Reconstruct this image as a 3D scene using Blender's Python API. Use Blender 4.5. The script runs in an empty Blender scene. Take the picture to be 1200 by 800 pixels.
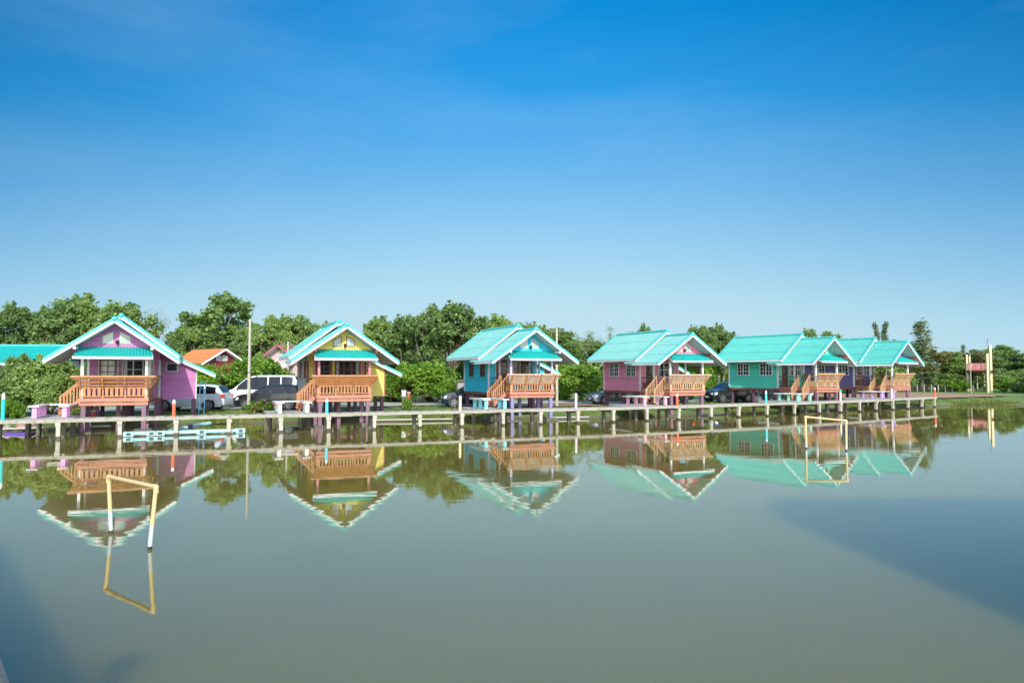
import bpy, math, random
import numpy as np
from mathutils import Vector, Matrix
R = math.radians
random.seed(7)
SC = bpy.context.scene
COL = SC.collection

# ------------------------------------------------------------------ camera, light, exposure
F = 830.0; CAMH = 2.8; HOR = 438.3
cam = bpy.data.cameras.new('camera'); camo = bpy.data.objects.new('camera', cam); COL.objects.link(camo)
cam.sensor_width = 36; cam.lens = 36 * F / 1200; cam.clip_end = 6000; cam.clip_start = 0.1
camo.location = (0, 0, CAMH); camo.rotation_euler = (R(90) + math.atan((HOR - 400) / F), 0, 0)
SC.camera = camo

SUN_EL, SUN_AZ = 29.0, 14.0          # azimuth measured from -Y towards +X
sdir = Vector((math.sin(R(SUN_AZ)) * math.cos(R(SUN_EL)), -math.cos(R(SUN_AZ)) * math.cos(R(SUN_EL)), math.sin(R(SUN_EL))))
sl = bpy.data.lights.new('sun', 'SUN'); slo = bpy.data.objects.new('sun', sl); COL.objects.link(slo)
sl.energy = 3.5; sl.angle = R(0.5); sl.color = (1.0, 0.94, 0.84)
slo.rotation_euler = (-sdir).to_track_quat('-Z', 'Y').to_euler(); slo.location = (20, -40, 40)

w = bpy.data.worlds.new('World'); SC.world = w; w.use_nodes = True
nt = w.node_tree; nt.nodes.clear()
out = nt.nodes.new('ShaderNodeOutputWorld'); bg = nt.nodes.new('ShaderNodeBackground'); sky = nt.nodes.new('ShaderNodeTexSky')
sky.sky_type = 'NISHITA'; sky.sun_disc = False; sky.sun_elevation = R(SUN_EL)
sky.sun_rotation = math.atan2(sdir.x, sdir.y)
sky.air_density = 1.0; sky.dust_density = 0.6; sky.ozone_density = 4.0; sky.altitude = 0
hs = nt.nodes.new('ShaderNodeHueSaturation'); hs.inputs['Saturation'].default_value = 0.7; hs.inputs['Value'].default_value = 1.9  # Value lifts the unseen sky behind the camera as added fill light
# a very thin veil of cirrus, laid out by sky direction
tc = nt.nodes.new('ShaderNodeTexCoord'); mp = nt.nodes.new('ShaderNodeMapping'); mp.inputs['Scale'].default_value = (1.6, 1.6, 5.5)
mp.inputs['Rotation'].default_value = (0.15, 0.25, 0.3)
nz = nt.nodes.new('ShaderNodeTexNoise'); nz.inputs['Scale'].default_value = 1.3; nz.inputs['Detail'].default_value = 7; nz.inputs['Roughness'].default_value = 0.55
rp = nt.nodes.new('ShaderNodeValToRGB'); rp.color_ramp.elements[0].position = 0.46; rp.color_ramp.elements[0].color = (0, 0, 0, 1)
rp.color_ramp.elements[1].position = 0.85; rp.color_ramp.elements[1].color = (0.24, 0.24, 0.24, 1)
mx = nt.nodes.new('ShaderNodeMixRGB'); mx.inputs[2].default_value = (1.9, 3.1, 4.2, 1)
nt.links.new(tc.outputs['Generated'], mp.inputs['Vector']); nt.links.new(mp.outputs[0], nz.inputs['Vector']); nt.links.new(nz.outputs['Fac'], rp.inputs[0])
nt.links.new(sky.outputs[0], hs.inputs['Color']); nt.links.new(rp.outputs[0], mx.inputs[0])
# clear tropical gradient from pale horizon to deep blue, brightened overhead as added fill, laid over the Nishita sky
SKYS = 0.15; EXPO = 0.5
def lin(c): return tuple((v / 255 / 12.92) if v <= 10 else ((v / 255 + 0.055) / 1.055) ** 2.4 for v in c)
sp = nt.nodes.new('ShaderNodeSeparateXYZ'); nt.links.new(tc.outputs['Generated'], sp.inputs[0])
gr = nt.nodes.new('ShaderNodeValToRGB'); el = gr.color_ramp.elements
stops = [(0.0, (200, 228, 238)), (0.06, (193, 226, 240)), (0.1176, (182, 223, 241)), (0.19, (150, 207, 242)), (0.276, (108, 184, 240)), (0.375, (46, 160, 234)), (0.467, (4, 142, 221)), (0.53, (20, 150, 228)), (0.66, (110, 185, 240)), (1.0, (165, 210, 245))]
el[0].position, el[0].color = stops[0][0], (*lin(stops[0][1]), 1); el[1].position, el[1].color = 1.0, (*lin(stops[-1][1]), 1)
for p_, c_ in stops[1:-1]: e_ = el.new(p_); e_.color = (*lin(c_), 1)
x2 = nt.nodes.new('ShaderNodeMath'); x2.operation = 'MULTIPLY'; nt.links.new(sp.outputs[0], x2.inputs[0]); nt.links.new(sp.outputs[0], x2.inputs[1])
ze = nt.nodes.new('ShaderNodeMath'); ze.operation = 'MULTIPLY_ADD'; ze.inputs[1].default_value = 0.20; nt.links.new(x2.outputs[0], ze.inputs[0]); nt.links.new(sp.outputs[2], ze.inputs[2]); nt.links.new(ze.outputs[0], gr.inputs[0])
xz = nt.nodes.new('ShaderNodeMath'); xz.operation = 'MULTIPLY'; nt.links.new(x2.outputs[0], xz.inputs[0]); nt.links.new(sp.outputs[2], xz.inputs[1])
sc_ = nt.nodes.new('ShaderNodeMath'); sc_.operation = 'MULTIPLY_ADD'; sc_.inputs[1].default_value = -2.5 / (SKYS * 2 ** EXPO); sc_.inputs[2].default_value = 1.0 / (SKYS * 2 ** EXPO); nt.links.new(xz.outputs[0], sc_.inputs[0])  # lens-like darkening towards the corners, put into the sky colour
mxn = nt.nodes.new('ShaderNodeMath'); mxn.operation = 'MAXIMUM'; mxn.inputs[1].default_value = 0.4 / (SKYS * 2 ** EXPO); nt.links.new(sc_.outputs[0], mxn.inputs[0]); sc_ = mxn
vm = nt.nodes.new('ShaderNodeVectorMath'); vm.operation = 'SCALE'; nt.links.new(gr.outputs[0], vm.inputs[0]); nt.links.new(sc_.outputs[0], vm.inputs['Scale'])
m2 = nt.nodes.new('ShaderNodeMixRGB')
# only the half of the dome away from the sun takes the gradient fully; round the sun the brightened Nishita sky stays
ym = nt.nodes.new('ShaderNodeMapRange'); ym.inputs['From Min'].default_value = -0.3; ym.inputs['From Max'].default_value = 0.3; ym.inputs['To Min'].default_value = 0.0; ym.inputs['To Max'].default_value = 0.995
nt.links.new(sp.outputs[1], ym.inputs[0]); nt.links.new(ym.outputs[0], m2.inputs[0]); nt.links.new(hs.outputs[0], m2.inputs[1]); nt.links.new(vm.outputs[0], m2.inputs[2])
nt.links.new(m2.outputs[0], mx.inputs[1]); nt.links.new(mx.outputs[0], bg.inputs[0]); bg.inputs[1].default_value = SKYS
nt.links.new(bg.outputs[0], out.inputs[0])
SC.view_settings.view_transform = 'Standard'; SC.view_settings.look = 'None'; SC.view_settings.gamma = 1.0
SC.view_settings.exposure = EXPO; SC.view_settings.use_curve_mapping = False
SC.render.engine = 'CYCLES'

# ------------------------------------------------------------------ helpers
def at(px, Y, z=0.0): return Vector(((px - 600) / F * Y, Y, z))
def yat(py, z=0.0): return (CAMH - z) * F / (py - HOR)       # depth of a pixel row on level z
def zat(py, Y): return CAMH - (py - HOR) * Y / F

def mat(name, col, rough=0.6, var=0.12, vscale=2.0, bump=0.0, bscale=40.0, metal=0.0, spec=0.5, planks=None, plank_axis=2, col2=None, coat=0.0, leaf=False):
    m = bpy.data.materials.new(name); m.use_nodes = True
    n = m.node_tree; p = n.nodes['Principled BSDF']; L = n.links.new
    p.inputs['Roughness'].default_value = rough; p.inputs['Metallic'].default_value = metal
    p.inputs['Specular IOR Level'].default_value = spec
    if coat: p.inputs['Coat Weight'].default_value = coat
    t = n.nodes.new('ShaderNodeTexCoord')
    no = n.nodes.new('ShaderNodeTexNoise'); no.inputs['Scale'].default_value = vscale; no.inputs['Detail'].default_value = 6; no.inputs['Roughness'].default_value = 0.65
    L(t.outputs['Object'], no.inputs['Vector'])
    cr = n.nodes.new('ShaderNodeValToRGB')
    c = Vector(col); c2 = Vector(col2) if col2 else c * (1 - 2.2 * var)
    cr.color_ramp.elements[0].position = 0.3; cr.color_ramp.elements[0].color = (*c2, 1)
    cr.color_ramp.elements[1].position = 0.7; cr.color_ramp.elements[1].color = (*(c * (1 + var)), 1)
    L(no.outputs['Fac'], cr.inputs[0]); L(cr.outputs[0], p.inputs['Base Color'])
    h = None
    if bump:
        nb = n.nodes.new('ShaderNodeTexNoise'); nb.inputs['Scale'].default_value = bscale; nb.inputs['Detail'].default_value = 4
        L(t.outputs['Object'], nb.inputs['Vector'])
        b = n.nodes.new('ShaderNodeBump'); b.inputs['Strength'].default_value = bump; b.inputs['Distance'].default_value = 0.02
        L(nb.outputs['Fac'], b.inputs['Height']); L(b.outputs[0], p.inputs['Normal']); h = b
    if planks:
        s = n.nodes.new('ShaderNodeSeparateXYZ'); L(t.outputs['Object'], s.inputs[0])
        mu = n.nodes.new('ShaderNodeMath'); mu.operation = 'MULTIPLY'; mu.inputs[1].default_value = 1.0 / planks; L(s.outputs[plank_axis], mu.inputs[0])
        fr = n.nodes.new('ShaderNodeMath'); fr.operation = 'FRACT'; L(mu.outputs[0], fr.inputs[0])
        b2 = n.nodes.new('ShaderNodeBump'); b2.inputs['Strength'].default_value = 0.8; b2.inputs['Distance'].default_value = 0.025; b2.invert = True
        L(fr.outputs[0], b2.inputs['Height'])
        if h: L(h.outputs[0], b2.inputs['Normal'])
        L(b2.outputs[0], p.inputs['Normal'])
        fl = n.nodes.new('ShaderNodeMath'); fl.operation = 'FLOOR'; L(mu.outputs[0], fl.inputs[0])
        wn = n.nodes.new('ShaderNodeTexWhiteNoise'); wn.noise_dimensions = '1D'; L(fl.outputs[0], wn.inputs['W'])
        mr = n.nodes.new('ShaderNodeMapRange'); mr.inputs['To Min'].default_value = 0.86; mr.inputs['To Max'].default_value = 1.06; L(wn.outputs[0], mr.inputs[0])
        mm = n.nodes.new('ShaderNodeVectorMath'); mm.operation = 'SCALE'; L(cr.outputs[0], mm.inputs[0]); L(mr.outputs[0], mm.inputs['Scale'])
        L(mm.outputs[0], p.inputs['Base Color'])
    return m

def leafmat(name, a, b, c, nscale=0.6):
    m = bpy.data.materials.new(name); m.use_nodes = True
    n = m.node_tree; p = n.nodes['Principled BSDF']; L = n.links.new
    g = n.nodes.new('ShaderNodeNewGeometry'); t = n.nodes.new('ShaderNodeTexCoord'); oi = n.nodes.new('ShaderNodeObjectInfo')
    no = n.nodes.new('ShaderNodeTexNoise'); no.inputs['Scale'].default_value = nscale; no.inputs['Detail'].default_value = 3
    L(g.outputs['Position'], no.inputs['Vector'])
    ad = n.nodes.new('ShaderNodeMath'); ad.operation = 'MULTIPLY_ADD'; ad.inputs[1].default_value = 0.35
    L(g.outputs['Random Per Island'], ad.inputs[0]); L(no.outputs['Fac'], ad.inputs[2])
    ad2 = n.nodes.new('ShaderNodeMath'); ad2.operation = 'MULTIPLY_ADD'; ad2.inputs[1].default_value = 0.30; L(oi.outputs['Random'], ad2.inputs[0]); L(ad.outputs[0], ad2.inputs[2])
    cr = n.nodes.new('ShaderNodeValToRGB'); e = cr.color_ramp.elements
    e[0].position = 0.5; e[0].color = (*a, 1); e[1].position = 1.0; e[1].color = (*c, 1)
    k = e.new(0.76); k.color = (*b, 1)
    L(ad2.outputs[0], cr.inputs[0]); L(cr.outputs[0], p.inputs['Base Color'])
    p.inputs['Roughness'].default_value = 0.5; p.inputs['Specular IOR Level'].default_value = 0.35
    tr = n.nodes.new('ShaderNodeBsdfTranslucent'); L(cr.outputs[0], tr.inputs[0])
    ms = n.nodes.new('ShaderNodeMixShader'); ms.inputs[0].default_value = 0.35
    o = n.nodes['Material Output']; L(p.outputs[0], ms.inputs[1]); L(tr.outputs[0], ms.inputs[2]); L(ms.outputs[0], o.inputs[0])
    return m

class MB:
    def __init__(s): s.v = []; s.f = []
    def add(s, vs, fs):
        o = len(s.v); s.v += [tuple(v) for v in vs]; s.f += [tuple(i + o for i in f) for f in fs]; return s
    def box(s, x0, y0, z0, x1, y1, z1):
        return s.add([(x0, y0, z0), (x1, y0, z0), (x1, y1, z0), (x0, y1, z0), (x0, y0, z1), (x1, y0, z1), (x1, y1, z1), (x0, y1, z1)],
              [(0, 3, 2, 1), (4, 5, 6, 7), (0, 1, 5, 4), (1, 2, 6, 5), (2, 3, 7, 6), (3, 0, 4, 7)])
    def cbox(s, cx, cy, cz, a, b, c): return s.box(cx - a / 2, cy - b / 2, cz - c / 2, cx + a / 2, cy + b / 2, cz + c / 2)
    def beam(s, p0, p1, wd, ht, up=(0, 0, 1)):
        p0 = Vector(p0); p1 = Vector(p1); d = (p1 - p0).normalized(); u = Vector(up); r = d.cross(u)
        if r.length < 1e-4: r = Vector((1, 0, 0))
        r.normalize(); u = r.cross(d).normalized(); r *= wd / 2; u *= ht / 2
        vs = [p0 - r - u, p0 + r - u, p0 + r + u, p0 - r + u, p1 - r - u, p1 + r - u, p1 + r + u, p1 - r + u]
        return s.add(vs, [(0, 3, 2, 1)[::-1], (4, 5, 6, 7)[::-1], (0, 1, 5, 4)[::-1], (1, 2, 6, 5)[::-1], (2, 3, 7, 6)[::-1], (3, 0, 4, 7)[::-1]])
    def cyl(s, p0, p1, r0, r1=None, n=10, caps=True):
        if r1 is None: r1 = r0
        p0 = Vector(p0); p1 = Vector(p1); d = (p1 - p0).normalized()
        a = d.orthogonal().normalized(); b = d.cross(a); vs = []
        for p, r in ((p0, r0), (p1, r1)):
            for i in range(n):
                t = 2 * math.pi * i / n; vs.append(p + a * math.cos(t) * r + b * math.sin(t) * r)
        fs = [(i, (i + 1) % n, n + (i + 1) % n, n + i) for i in range(n)]
        if caps: fs += [tuple(range(n))[::-1], tuple(range(n, 2 * n))]
        return s.add(vs, fs)
    def tube(s, pts, r, n=8):
        for a, b in zip(pts[:-1], pts[1:]): s.cyl(a, b, r, r, n)
        for p in pts[1:-1]: s.ball(p, r * 1.02, 8, 5)
        return s
    def ball(s, c, r, n=10, m=6, sz=1.0):
        vs = []; fs = []
        for j in range(m + 1):
            ph = math.pi * j / m
            for i in range(n):
                t = 2 * math.pi * i / n
                vs.append((c[0] + r * math.sin(ph) * math.cos(t), c[1] + r * math.sin(ph) * math.sin(t), c[2] + r * sz * math.cos(ph)))
        for j in range(m):
            for i in range(n): fs.append((j * n + i, (j + 1) * n + i, (j + 1) * n + (i + 1) % n, j * n + (i + 1) % n))
        return s.add(vs, fs)
    def prism_y(s, poly, y0, y1):          # poly: (x, z) counter-clockwise seen from -y
        n = len(poly); vs = [(x, y0, z) for x, z in poly] + [(x, y1, z) for x, z in poly]
        return s.add(vs, [tuple(range(n)), tuple(range(n, 2 * n))[::-1]] + [(i, n + i, n + (i + 1) % n, (i + 1) % n) for i in range(n)])
    def prism_z(s, poly, z0, z1):
        n = len(poly); vs = [(x, y, z0) for x, y in poly] + [(x, y, z1) for x, y in poly]
        return s.add(vs, [tuple(range(n))[::-1], tuple(range(n, 2 * n))] + [(i, (i + 1) % n, n + (i + 1) % n, n + i) for i in range(n)])
    def build(s, name, m, parent=None, smooth=False, label=None, bevel=0):
        me = bpy.data.meshes.new(name); me.from_pydata(s.v, [], s.f); me.materials.append(m)
        if smooth:
            me.polygons.foreach_set('use_smooth', [True] * len(me.polygons))
            me.set_sharp_from_angle(angle=R(40))
        o = bpy.data.objects.new(name, me); COL.objects.link(o)
        if parent: o.parent = parent
        if label: o['label'] = label
        if bevel:
            b = o.modifiers.new('bevel', 'BEVEL'); b.width = bevel; b.segments = 2; b.limit_method = 'ANGLE'
        return o

def tag(o, label=None, cat=None, group=None, kind=None):
    if label: o['label'] = label
    if cat: o['category'] = cat
    if group: o['group'] = group
    if kind: o['kind'] = kind
    return o
def thing(name, label, cat, loc=(0, 0, 0), rz=0.0, group=None):
    o = bpy.data.objects.new(name, None); COL.objects.link(o); o.location = loc; o.rotation_euler = (0, 0, rz); o.empty_display_size = 0.3
    return tag(o, label, cat, group)
def copy_tree(o, parent=None):
    c = o.copy(); COL.objects.link(c); c.parent = parent
    for ch in list(o.children): copy_tree(ch, c)
    return c

# ------------------------------------------------------------------ materials
M = {}
def aged(name, col, dirt=0.55, dcol=(0.33, 0.31, 0.26), rough=0.6, planks=None, spec=0.4, streak=False, bump=0.15):
    """paint with blotches of dirt of their own shape"""
    m = mat(name, col, rough, 0.06, 1.5, bump, 60, spec=spec, planks=planks)
    n = m.node_tree; L = n.links.new; p = n.nodes['Principled BSDF']
    src = p.inputs['Base Color'].links[0].from_socket
    t = [x for x in n.nodes if x.type == 'TEX_COORD'][0]
    mp = n.nodes.new('ShaderNodeMapping'); mp.inputs['Scale'].default_value = (3.0, 3.0, 0.5 if streak else 3.0); L(t.outputs['Object'], mp.inputs[0])
    nn = n.nodes.new('ShaderNodeTexNoise'); nn.inputs['Scale'].default_value = 1.6; nn.inputs['Detail'].default_value = 8; nn.inputs['Roughness'].default_value = 0.7; L(mp.outputs[0], nn.inputs['Vector'])
    rp = n.nodes.new('ShaderNodeMapRange'); rp.inputs['From Min'].default_value = 0.5; rp.inputs['From Max'].default_value = 0.78; rp.inputs['To Max'].default_value = dirt; L(nn.outputs['Fac'], rp.inputs[0])
    mx = n.nodes.new('ShaderNodeMixRGB'); mx.inputs[2].default_value = (*dcol, 1); L(rp.outputs[0], mx.inputs[0]); L(src, mx.inputs[1]); L(mx.outputs[0], p.inputs['Base Color'])
    return m
TURQ = (0.03, 0.62, 0.55)
M['roof'] = aged('turquoise_roof_tile', (0.135, 0.37, 0.335), 0.7, (0.24, 0.37, 0.35), 0.5, streak=False, spec=0.5)
M['roof3'] = aged('saturated_turquoise_roof_tile', (0.07, 0.38, 0.325), 0.6, (0.15, 0.36, 0.33), 0.5)
M['roof2'] = aged('deep_turquoise_roof_tile', (0.006, 0.36, 0.33), 0.3, (0.04, 0.32, 0.30), 0.55, spec=0.5)
M['verge'] = aged('turquoise_verge_paint', (0.06, 0.42, 0.39), 0.5, (0.28, 0.46, 0.44), 0.5)
M['white'] = aged('white_board_paint', (0.68, 0.68, 0.66), 0.6, (0.42, 0.41, 0.36), 0.5)
M['soffit'] = aged('pale_soffit_board', (0.46, 0.49, 0.48), 0.5, (0.25, 0.26, 0.24), 0.7)
M['wood'] = mat('orange_varnished_wood', (0.37, 0.175, 0.07), 0.5, 0.2, 6, 0.3, 60, col2=(0.30, 0.11, 0.035))
M['wood2'] = mat('pale_varnished_wood', (0.42, 0.27, 0.14), 0.55, 0.2, 6, 0.3, 60, col2=(0.36, 0.19, 0.09))
M['oldwood'] = mat('greyed_old_wood', (0.42, 0.30, 0.20), 0.7, 0.2, 5, 0.3, 40, col2=(0.30, 0.19, 0.13))
M['woodd'] = mat('dark_brown_wood', (0.13, 0.055, 0.035), 0.5, 0.2, 6, 0.2, 60)
M['salmon'] = aged('salmon_beam_paint', (0.42, 0.17, 0.11), 0.4, (0.35, 0.2, 0.15), 0.6)
M['redbeam'] = aged('dark_red_beam_paint', (0.22, 0.065, 0.05), 0.4, (0.12, 0.06, 0.05), 0.6)
M['glass'] = mat('dark_window_glass', (0.02, 0.025, 0.03), 0.1, 0.1, 2, spec=0.35)
M['gglass'] = mat('pale_gable_glass', (0.28, 0.36, 0.33), 0.15, 0.1, 2, spec=0.8)
M['curtain'] = mat('pale_curtain', (0.55, 0.55, 0.55), 0.8, 0.2, 9)
M['black'] = mat('black_metal', (0.012, 0.012, 0.014), 0.4, 0.1)
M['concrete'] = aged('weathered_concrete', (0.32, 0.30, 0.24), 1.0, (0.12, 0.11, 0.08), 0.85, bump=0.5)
M['concrete2'] = aged('dark_concrete', (0.13, 0.12, 0.09), 0.6, (0.05, 0.05, 0.04), 0.8, bump=0.5)  # simply a darker concrete tone, shared by rear beams, footings and pole arms
M['postc'] = aged('pale_concrete_post', (0.39, 0.37, 0.29), 0.9, (0.22, 0.20, 0.14), 0.8, bump=0.4)
M['deck'] = aged('deck_slab_concrete', (0.42, 0.41, 0.38), 0.7, (0.20, 0.19, 0.16), 0.85, bump=0.5)
M['bark'] = mat('tree_bark', (0.13, 0.10, 0.075), 0.9, 0.3, 5, 0.6, 20)
M['bark2'] = mat('pale_tree_bark', (0.26, 0.23, 0.19), 0.9, 0.3, 5, 0.6, 20)
M['leafA'] = leafmat('leaf_dark_green', (0.085, 0.16, 0.042), (0.155, 0.25, 0.07), (0.20, 0.31, 0.085), 0.35)
M['leafB'] = leafmat('leaf_mid_green', (0.10, 0.185, 0.045), (0.185, 0.285, 0.07), (0.235, 0.345, 0.085), 0.4)
M['leafL'] = leafmat('leaf_bright_green', (0.06, 0.145, 0.015), (0.125, 0.255, 0.022), (0.22, 0.37, 0.04), 0.9)
M['leafC'] = leafmat('needle_grey_green', (0.08, 0.13, 0.06), (0.13, 0.19, 0.09), (0.20, 0.26, 0.13), 0.6)
M['leafR'] = leafmat('leaf_rusty_green', (0.07, 0.12, 0.03), (0.13, 0.17, 0.04), (0.26, 0.17, 0.07), 0.35)

# ------------------------------------------------------------------ setting: water
def water():
    m = bpy.data.materials.new('murky_pond_water'); m.use_nodes = True
    n = m.node_tree; p = n.nodes['Principled BSDF']; L = n.links.new
    p.inputs['Base Color'].default_value = (0.135, 0.135, 0.062, 1); p.inputs['Roughness'].default_value = 0.012; p.inputs['IOR'].default_value = 1.6
    p.inputs['Specular IOR Level'].default_value = 0.5
    p.subsurface_method = 'BURLEY' if hasattr(p, 'subsurface_method') else None
    p.inputs['Subsurface Weight'].default_value = 1.0; p.inputs['Subsurface Radius'].default_value = (1, 1, 0.9); p.inputs['Subsurface Scale'].default_value = 1.6
    g = n.nodes.new('ShaderNodeNewGeometry')
    no0 = n.nodes.new('ShaderNodeTexNoise'); no0.inputs['Scale'].default_value = 0.05; no0.inputs['Detail'].default_value = 3; L(g.outputs['Position'], no0.inputs['Vector'])
    cr = n.nodes.new('ShaderNodeValToRGB'); cr.color_ramp.elements[0].position = 0.3; cr.color_ramp.elements[1].position = 0.7
    cr.color_ramp.elements[0].color = (0.150, 0.128, 0.026, 1); cr.color_ramp.elements[1].color = (0.190, 0.158, 0.036, 1)
    L(no0.outputs['Fac'], cr.inputs[0]); L(cr.outputs[0], p.inputs['Base Color'])
    def bump(scale, sc, dist, stren, prev, detail=2, rot=0.3):
        mp = n.nodes.new('ShaderNodeMapping'); mp.inputs['Scale'].default_value = sc; mp.inputs['Rotation'].default_value = (0, 0, rot); L(g.outputs['Position'], mp.inputs[0])
        no = n.nodes.new('ShaderNodeTexNoise'); no.inputs['Scale'].default_value = scale; no.inputs['Detail'].default_value = detail; L(mp.outputs[0], no.inputs['Vector'])
        b = n.nodes.new('ShaderNodeBump'); b.inputs['Distance'].default_value = dist; b.inputs['Strength'].default_value = stren; L(no.outputs['Fac'], b.inputs['Height'])
        if prev: L(prev.outputs[0], b.inputs['Normal'])
        return b
    # patches where a breath of wind ruffles the surface
    b1 = bump(1.7, (0.32, 1.3, 1), 0.0030, 1.0, None, 1, 0.12)
    b2 = bump(7.0, (0.3, 1.3, 1), 0.0006, 1.0, b1, 2, -0.15)
    npn = n.nodes.new('ShaderNodeTexNoise'); npn.inputs['Scale'].default_value = 0.09; npn.inputs['Detail'].default_value = 2; L(g.outputs['Position'], npn.inputs['Vector'])
    mr = n.nodes.new('ShaderNodeMapRange'); mr.inputs['From Min'].default_value = 0.42; mr.inputs['From Max'].default_value = 0.62; mr.inputs['To Min'].default_value = 0.25; mr.inputs['To Max'].default_value = 1.0
    L(npn.outputs['Fac'], mr.inputs[0]); L(mr.outputs[0], b1.inputs['Strength']); L(mr.outputs[0], b2.inputs['Strength'])
    L(b2.outputs[0], p.inputs['Normal'])
    # murk seen through the surface is weakened by the Fresnel loss, the rest mirrors
    p.inputs['Specular IOR Level'].default_value = 0.0; p.inputs['Roughness'].default_value = 0.6
    gl = n.nodes.new('ShaderNodeBsdfGlossy'); gl.inputs['Roughness'].default_value = 0.012; gl.inputs['Color'].default_value = (1, 1, 1, 1); L(b2.outputs[0], gl.inputs['Normal'])
    fr = n.nodes.new('ShaderNodeFresnel'); fr.inputs['IOR'].default_value = 1.85; L(b2.outputs[0], fr.inputs['Normal'])
    ms = n.nodes.new('ShaderNodeMixShader'); L(fr.outputs[0], ms.inputs[0]); L(p.outputs[0], ms.inputs[1]); L(gl.outputs[0], ms.inputs[2]); L(ms.outputs[0], n.nodes['Material Output'].inputs[0])
    o = MB().add([(-600, -200, 0), (600, -200, 0), (600, 400, 0), (-600, 400, 0)], [(0, 1, 2, 3)]).build('water', m)
    tag(o, kind='structure')
water()

# ------------------------------------------------------------------ setting: ground
SHORE = [(-900, 22), (-300, 29), (0, 34.6), (130, 36.6), (200, 38.5), (330, 41.2), (520, 43.2), (690, 45.3), (850, 48.6), (960, 54), (1080, 61.5), (1130, 64.5), (1200, 65.5), (1500, 70), (2600, 80)]
def shore_pts():
    P = [at(px, Y) for px, Y in SHORE]; res = []
    rnd = random.Random(3)
    for a, b in zip(P[:-1], P[1:]):
        n = max(2, int((b - a).length / 0.7)); n = min(n, 60)
        for i in range(n): res.append(a.lerp(b, i / n))
    res.append(P[-1]); return res
SP = shore_pts()
def fbm(x, y, s=0):
    v = 0; a = 1
    for k in range(3):
        f = 0.35 * 2 ** k
        v += a * math.sin(x * f * 1.3 + s + k * 1.7 + 1.4 * math.sin(y * f * 0.9 + k)) * math.cos(y * f * 1.1 - s + k * 2.1); a *= 0.5
    return v
def ground():
    offs = [(-3, -1.2), (-0.6, -0.25), (0.0, 0.0), (0.25, 0.12), (0.7, 0.22), (1.6, 0.33), (3.0, 0.37), (7, 0.40), (14, 0.40), (30, 0.42), (70, 0.45), (200, 0.5), (700, 0.6), (2500, 0.8)]
    nrm = Vector((-0.30, 0.954, 0)); vs = []; fs = []
    for i, p in enumerate(SP):
        for o, z in offs:
            wob = 0.35 * fbm(p.x, p.y) if o < 2 else 0
            q = p + nrm * (o + wob)
            if o > 60: q = q + Vector(((q.x) * (o / 700.0), 0, 0))
            vs.append((q.x, q.y, z + (0.05 * fbm(q.x * 3, q.y * 3, 2) if o > 0.1 and o < 20 else 0)))
    k = len(offs)
    for i in range(len(SP) - 1):
        for j in range(k - 1): fs.append((i * k + j, (i + 1) * k + j, (i + 1) * k + j + 1, i * k + j + 1))
    m = bpy.data.materials.new('grassy_ground'); m.use_nodes = True; n = m.node_tree; L = n.links.new; p = n.nodes['Principled BSDF']; p.inputs['Roughness'].default_value = 0.95
    g = n.nodes.new('ShaderNodeNewGeometry')
    a = n.nodes.new('ShaderNodeTexNoise'); a.inputs['Scale'].default_value = 0.45; a.inputs['Detail'].default_value = 8; a.inputs['Roughness'].default_value = 0.7; L(g.outputs['Position'], a.inputs['Vector'])
    c = n.nodes.new('ShaderNodeValToRGB'); e = c.color_ramp.elements; e[0].position = 0.35; e[0].color = (0.075, 0.16, 0.025, 1); e[1].position = 0.7; e[1].color = (0.16, 0.24, 0.05, 1)
    k2 = e.new(0.80); k2.color = (0.28, 0.24, 0.13, 1)
    L(a.outputs['Fac'], c.inputs[0])
    s = n.nodes.new('ShaderNodeSeparateXYZ'); L(g.outputs['Position'], s.inputs[0])
    mr = n.nodes.new('ShaderNodeMapRange'); mr.inputs['From Min'].default_value = 0.06; mr.inputs['From Max'].default_value = 0.24; L(s.outputs[2], mr.inputs[0])
    mx = n.nodes.new('ShaderNodeMixRGB'); mx.inputs[1].default_value = (0.10, 0.085, 0.05, 1); L(mr.outputs[0], mx.inputs[0]); L(c.outputs[0], mx.inputs[2]); L(mx.outputs[0], p.inputs['Base Color'])
    b = n.nodes.new('ShaderNodeBump'); b.inputs['Distance'].default_value = 0.08; b.inputs['Strength'].default_value = 0.6
    nb = n.nodes.new('ShaderNodeTexNoise'); nb.inputs['Scale'].default_value = 6; nb.inputs['Detail'].default_value = 5; L(g.outputs['Position'], nb.inputs['Vector']); L(nb.outputs['Fac'], b.inputs['Height']); L(b.outputs[0], p.inputs['Normal'])
    me = MB(); me.v = vs; me.f = fs; o = me.build('ground', m, smooth=False)
    me2 = o.data; me2.polygons.foreach_set('use_smooth', [True] * len(me2.polygons))
    tag(o, kind='structure')
ground()
GZ = 0.40
def strip(name, pts, wd, z, m):
    P = [Vector(p) for p in pts]; vs = []; fs = []
    Q = []
    for a, b in zip(P[:-1], P[1:]):
        n = max(2, int((b - a).length / 1.2))
        for i in range(n): Q.append(a.lerp(b, i / n))
    Q.append(P[-1])
    for i, p in enumerate(Q):
        d = (Q[min(i + 1, len(Q) - 1)] - Q[max(i - 1, 0)]).normalized(); nrm = Vector((-d.y, d.x, 0))
        w0 = wd * (0.5 + 0.05 * fbm(p.x, p.y)); w1 = wd * (0.5 + 0.05 * fbm(p.x + 9, p.y))
        for q in (p - nrm * w0, p, p + nrm * w1): vs.append((q.x, q.y, z))
    for i in range(len(Q) - 1):
        for j in range(2): fs.append((i * 3 + j, (i + 1) * 3 + j, (i + 1) * 3 + j + 1, i * 3 + j + 1))
    b = MB(); b.v = vs; b.f = fs; o = b.build(name, m); tag(o, kind='structure'); return o
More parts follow.
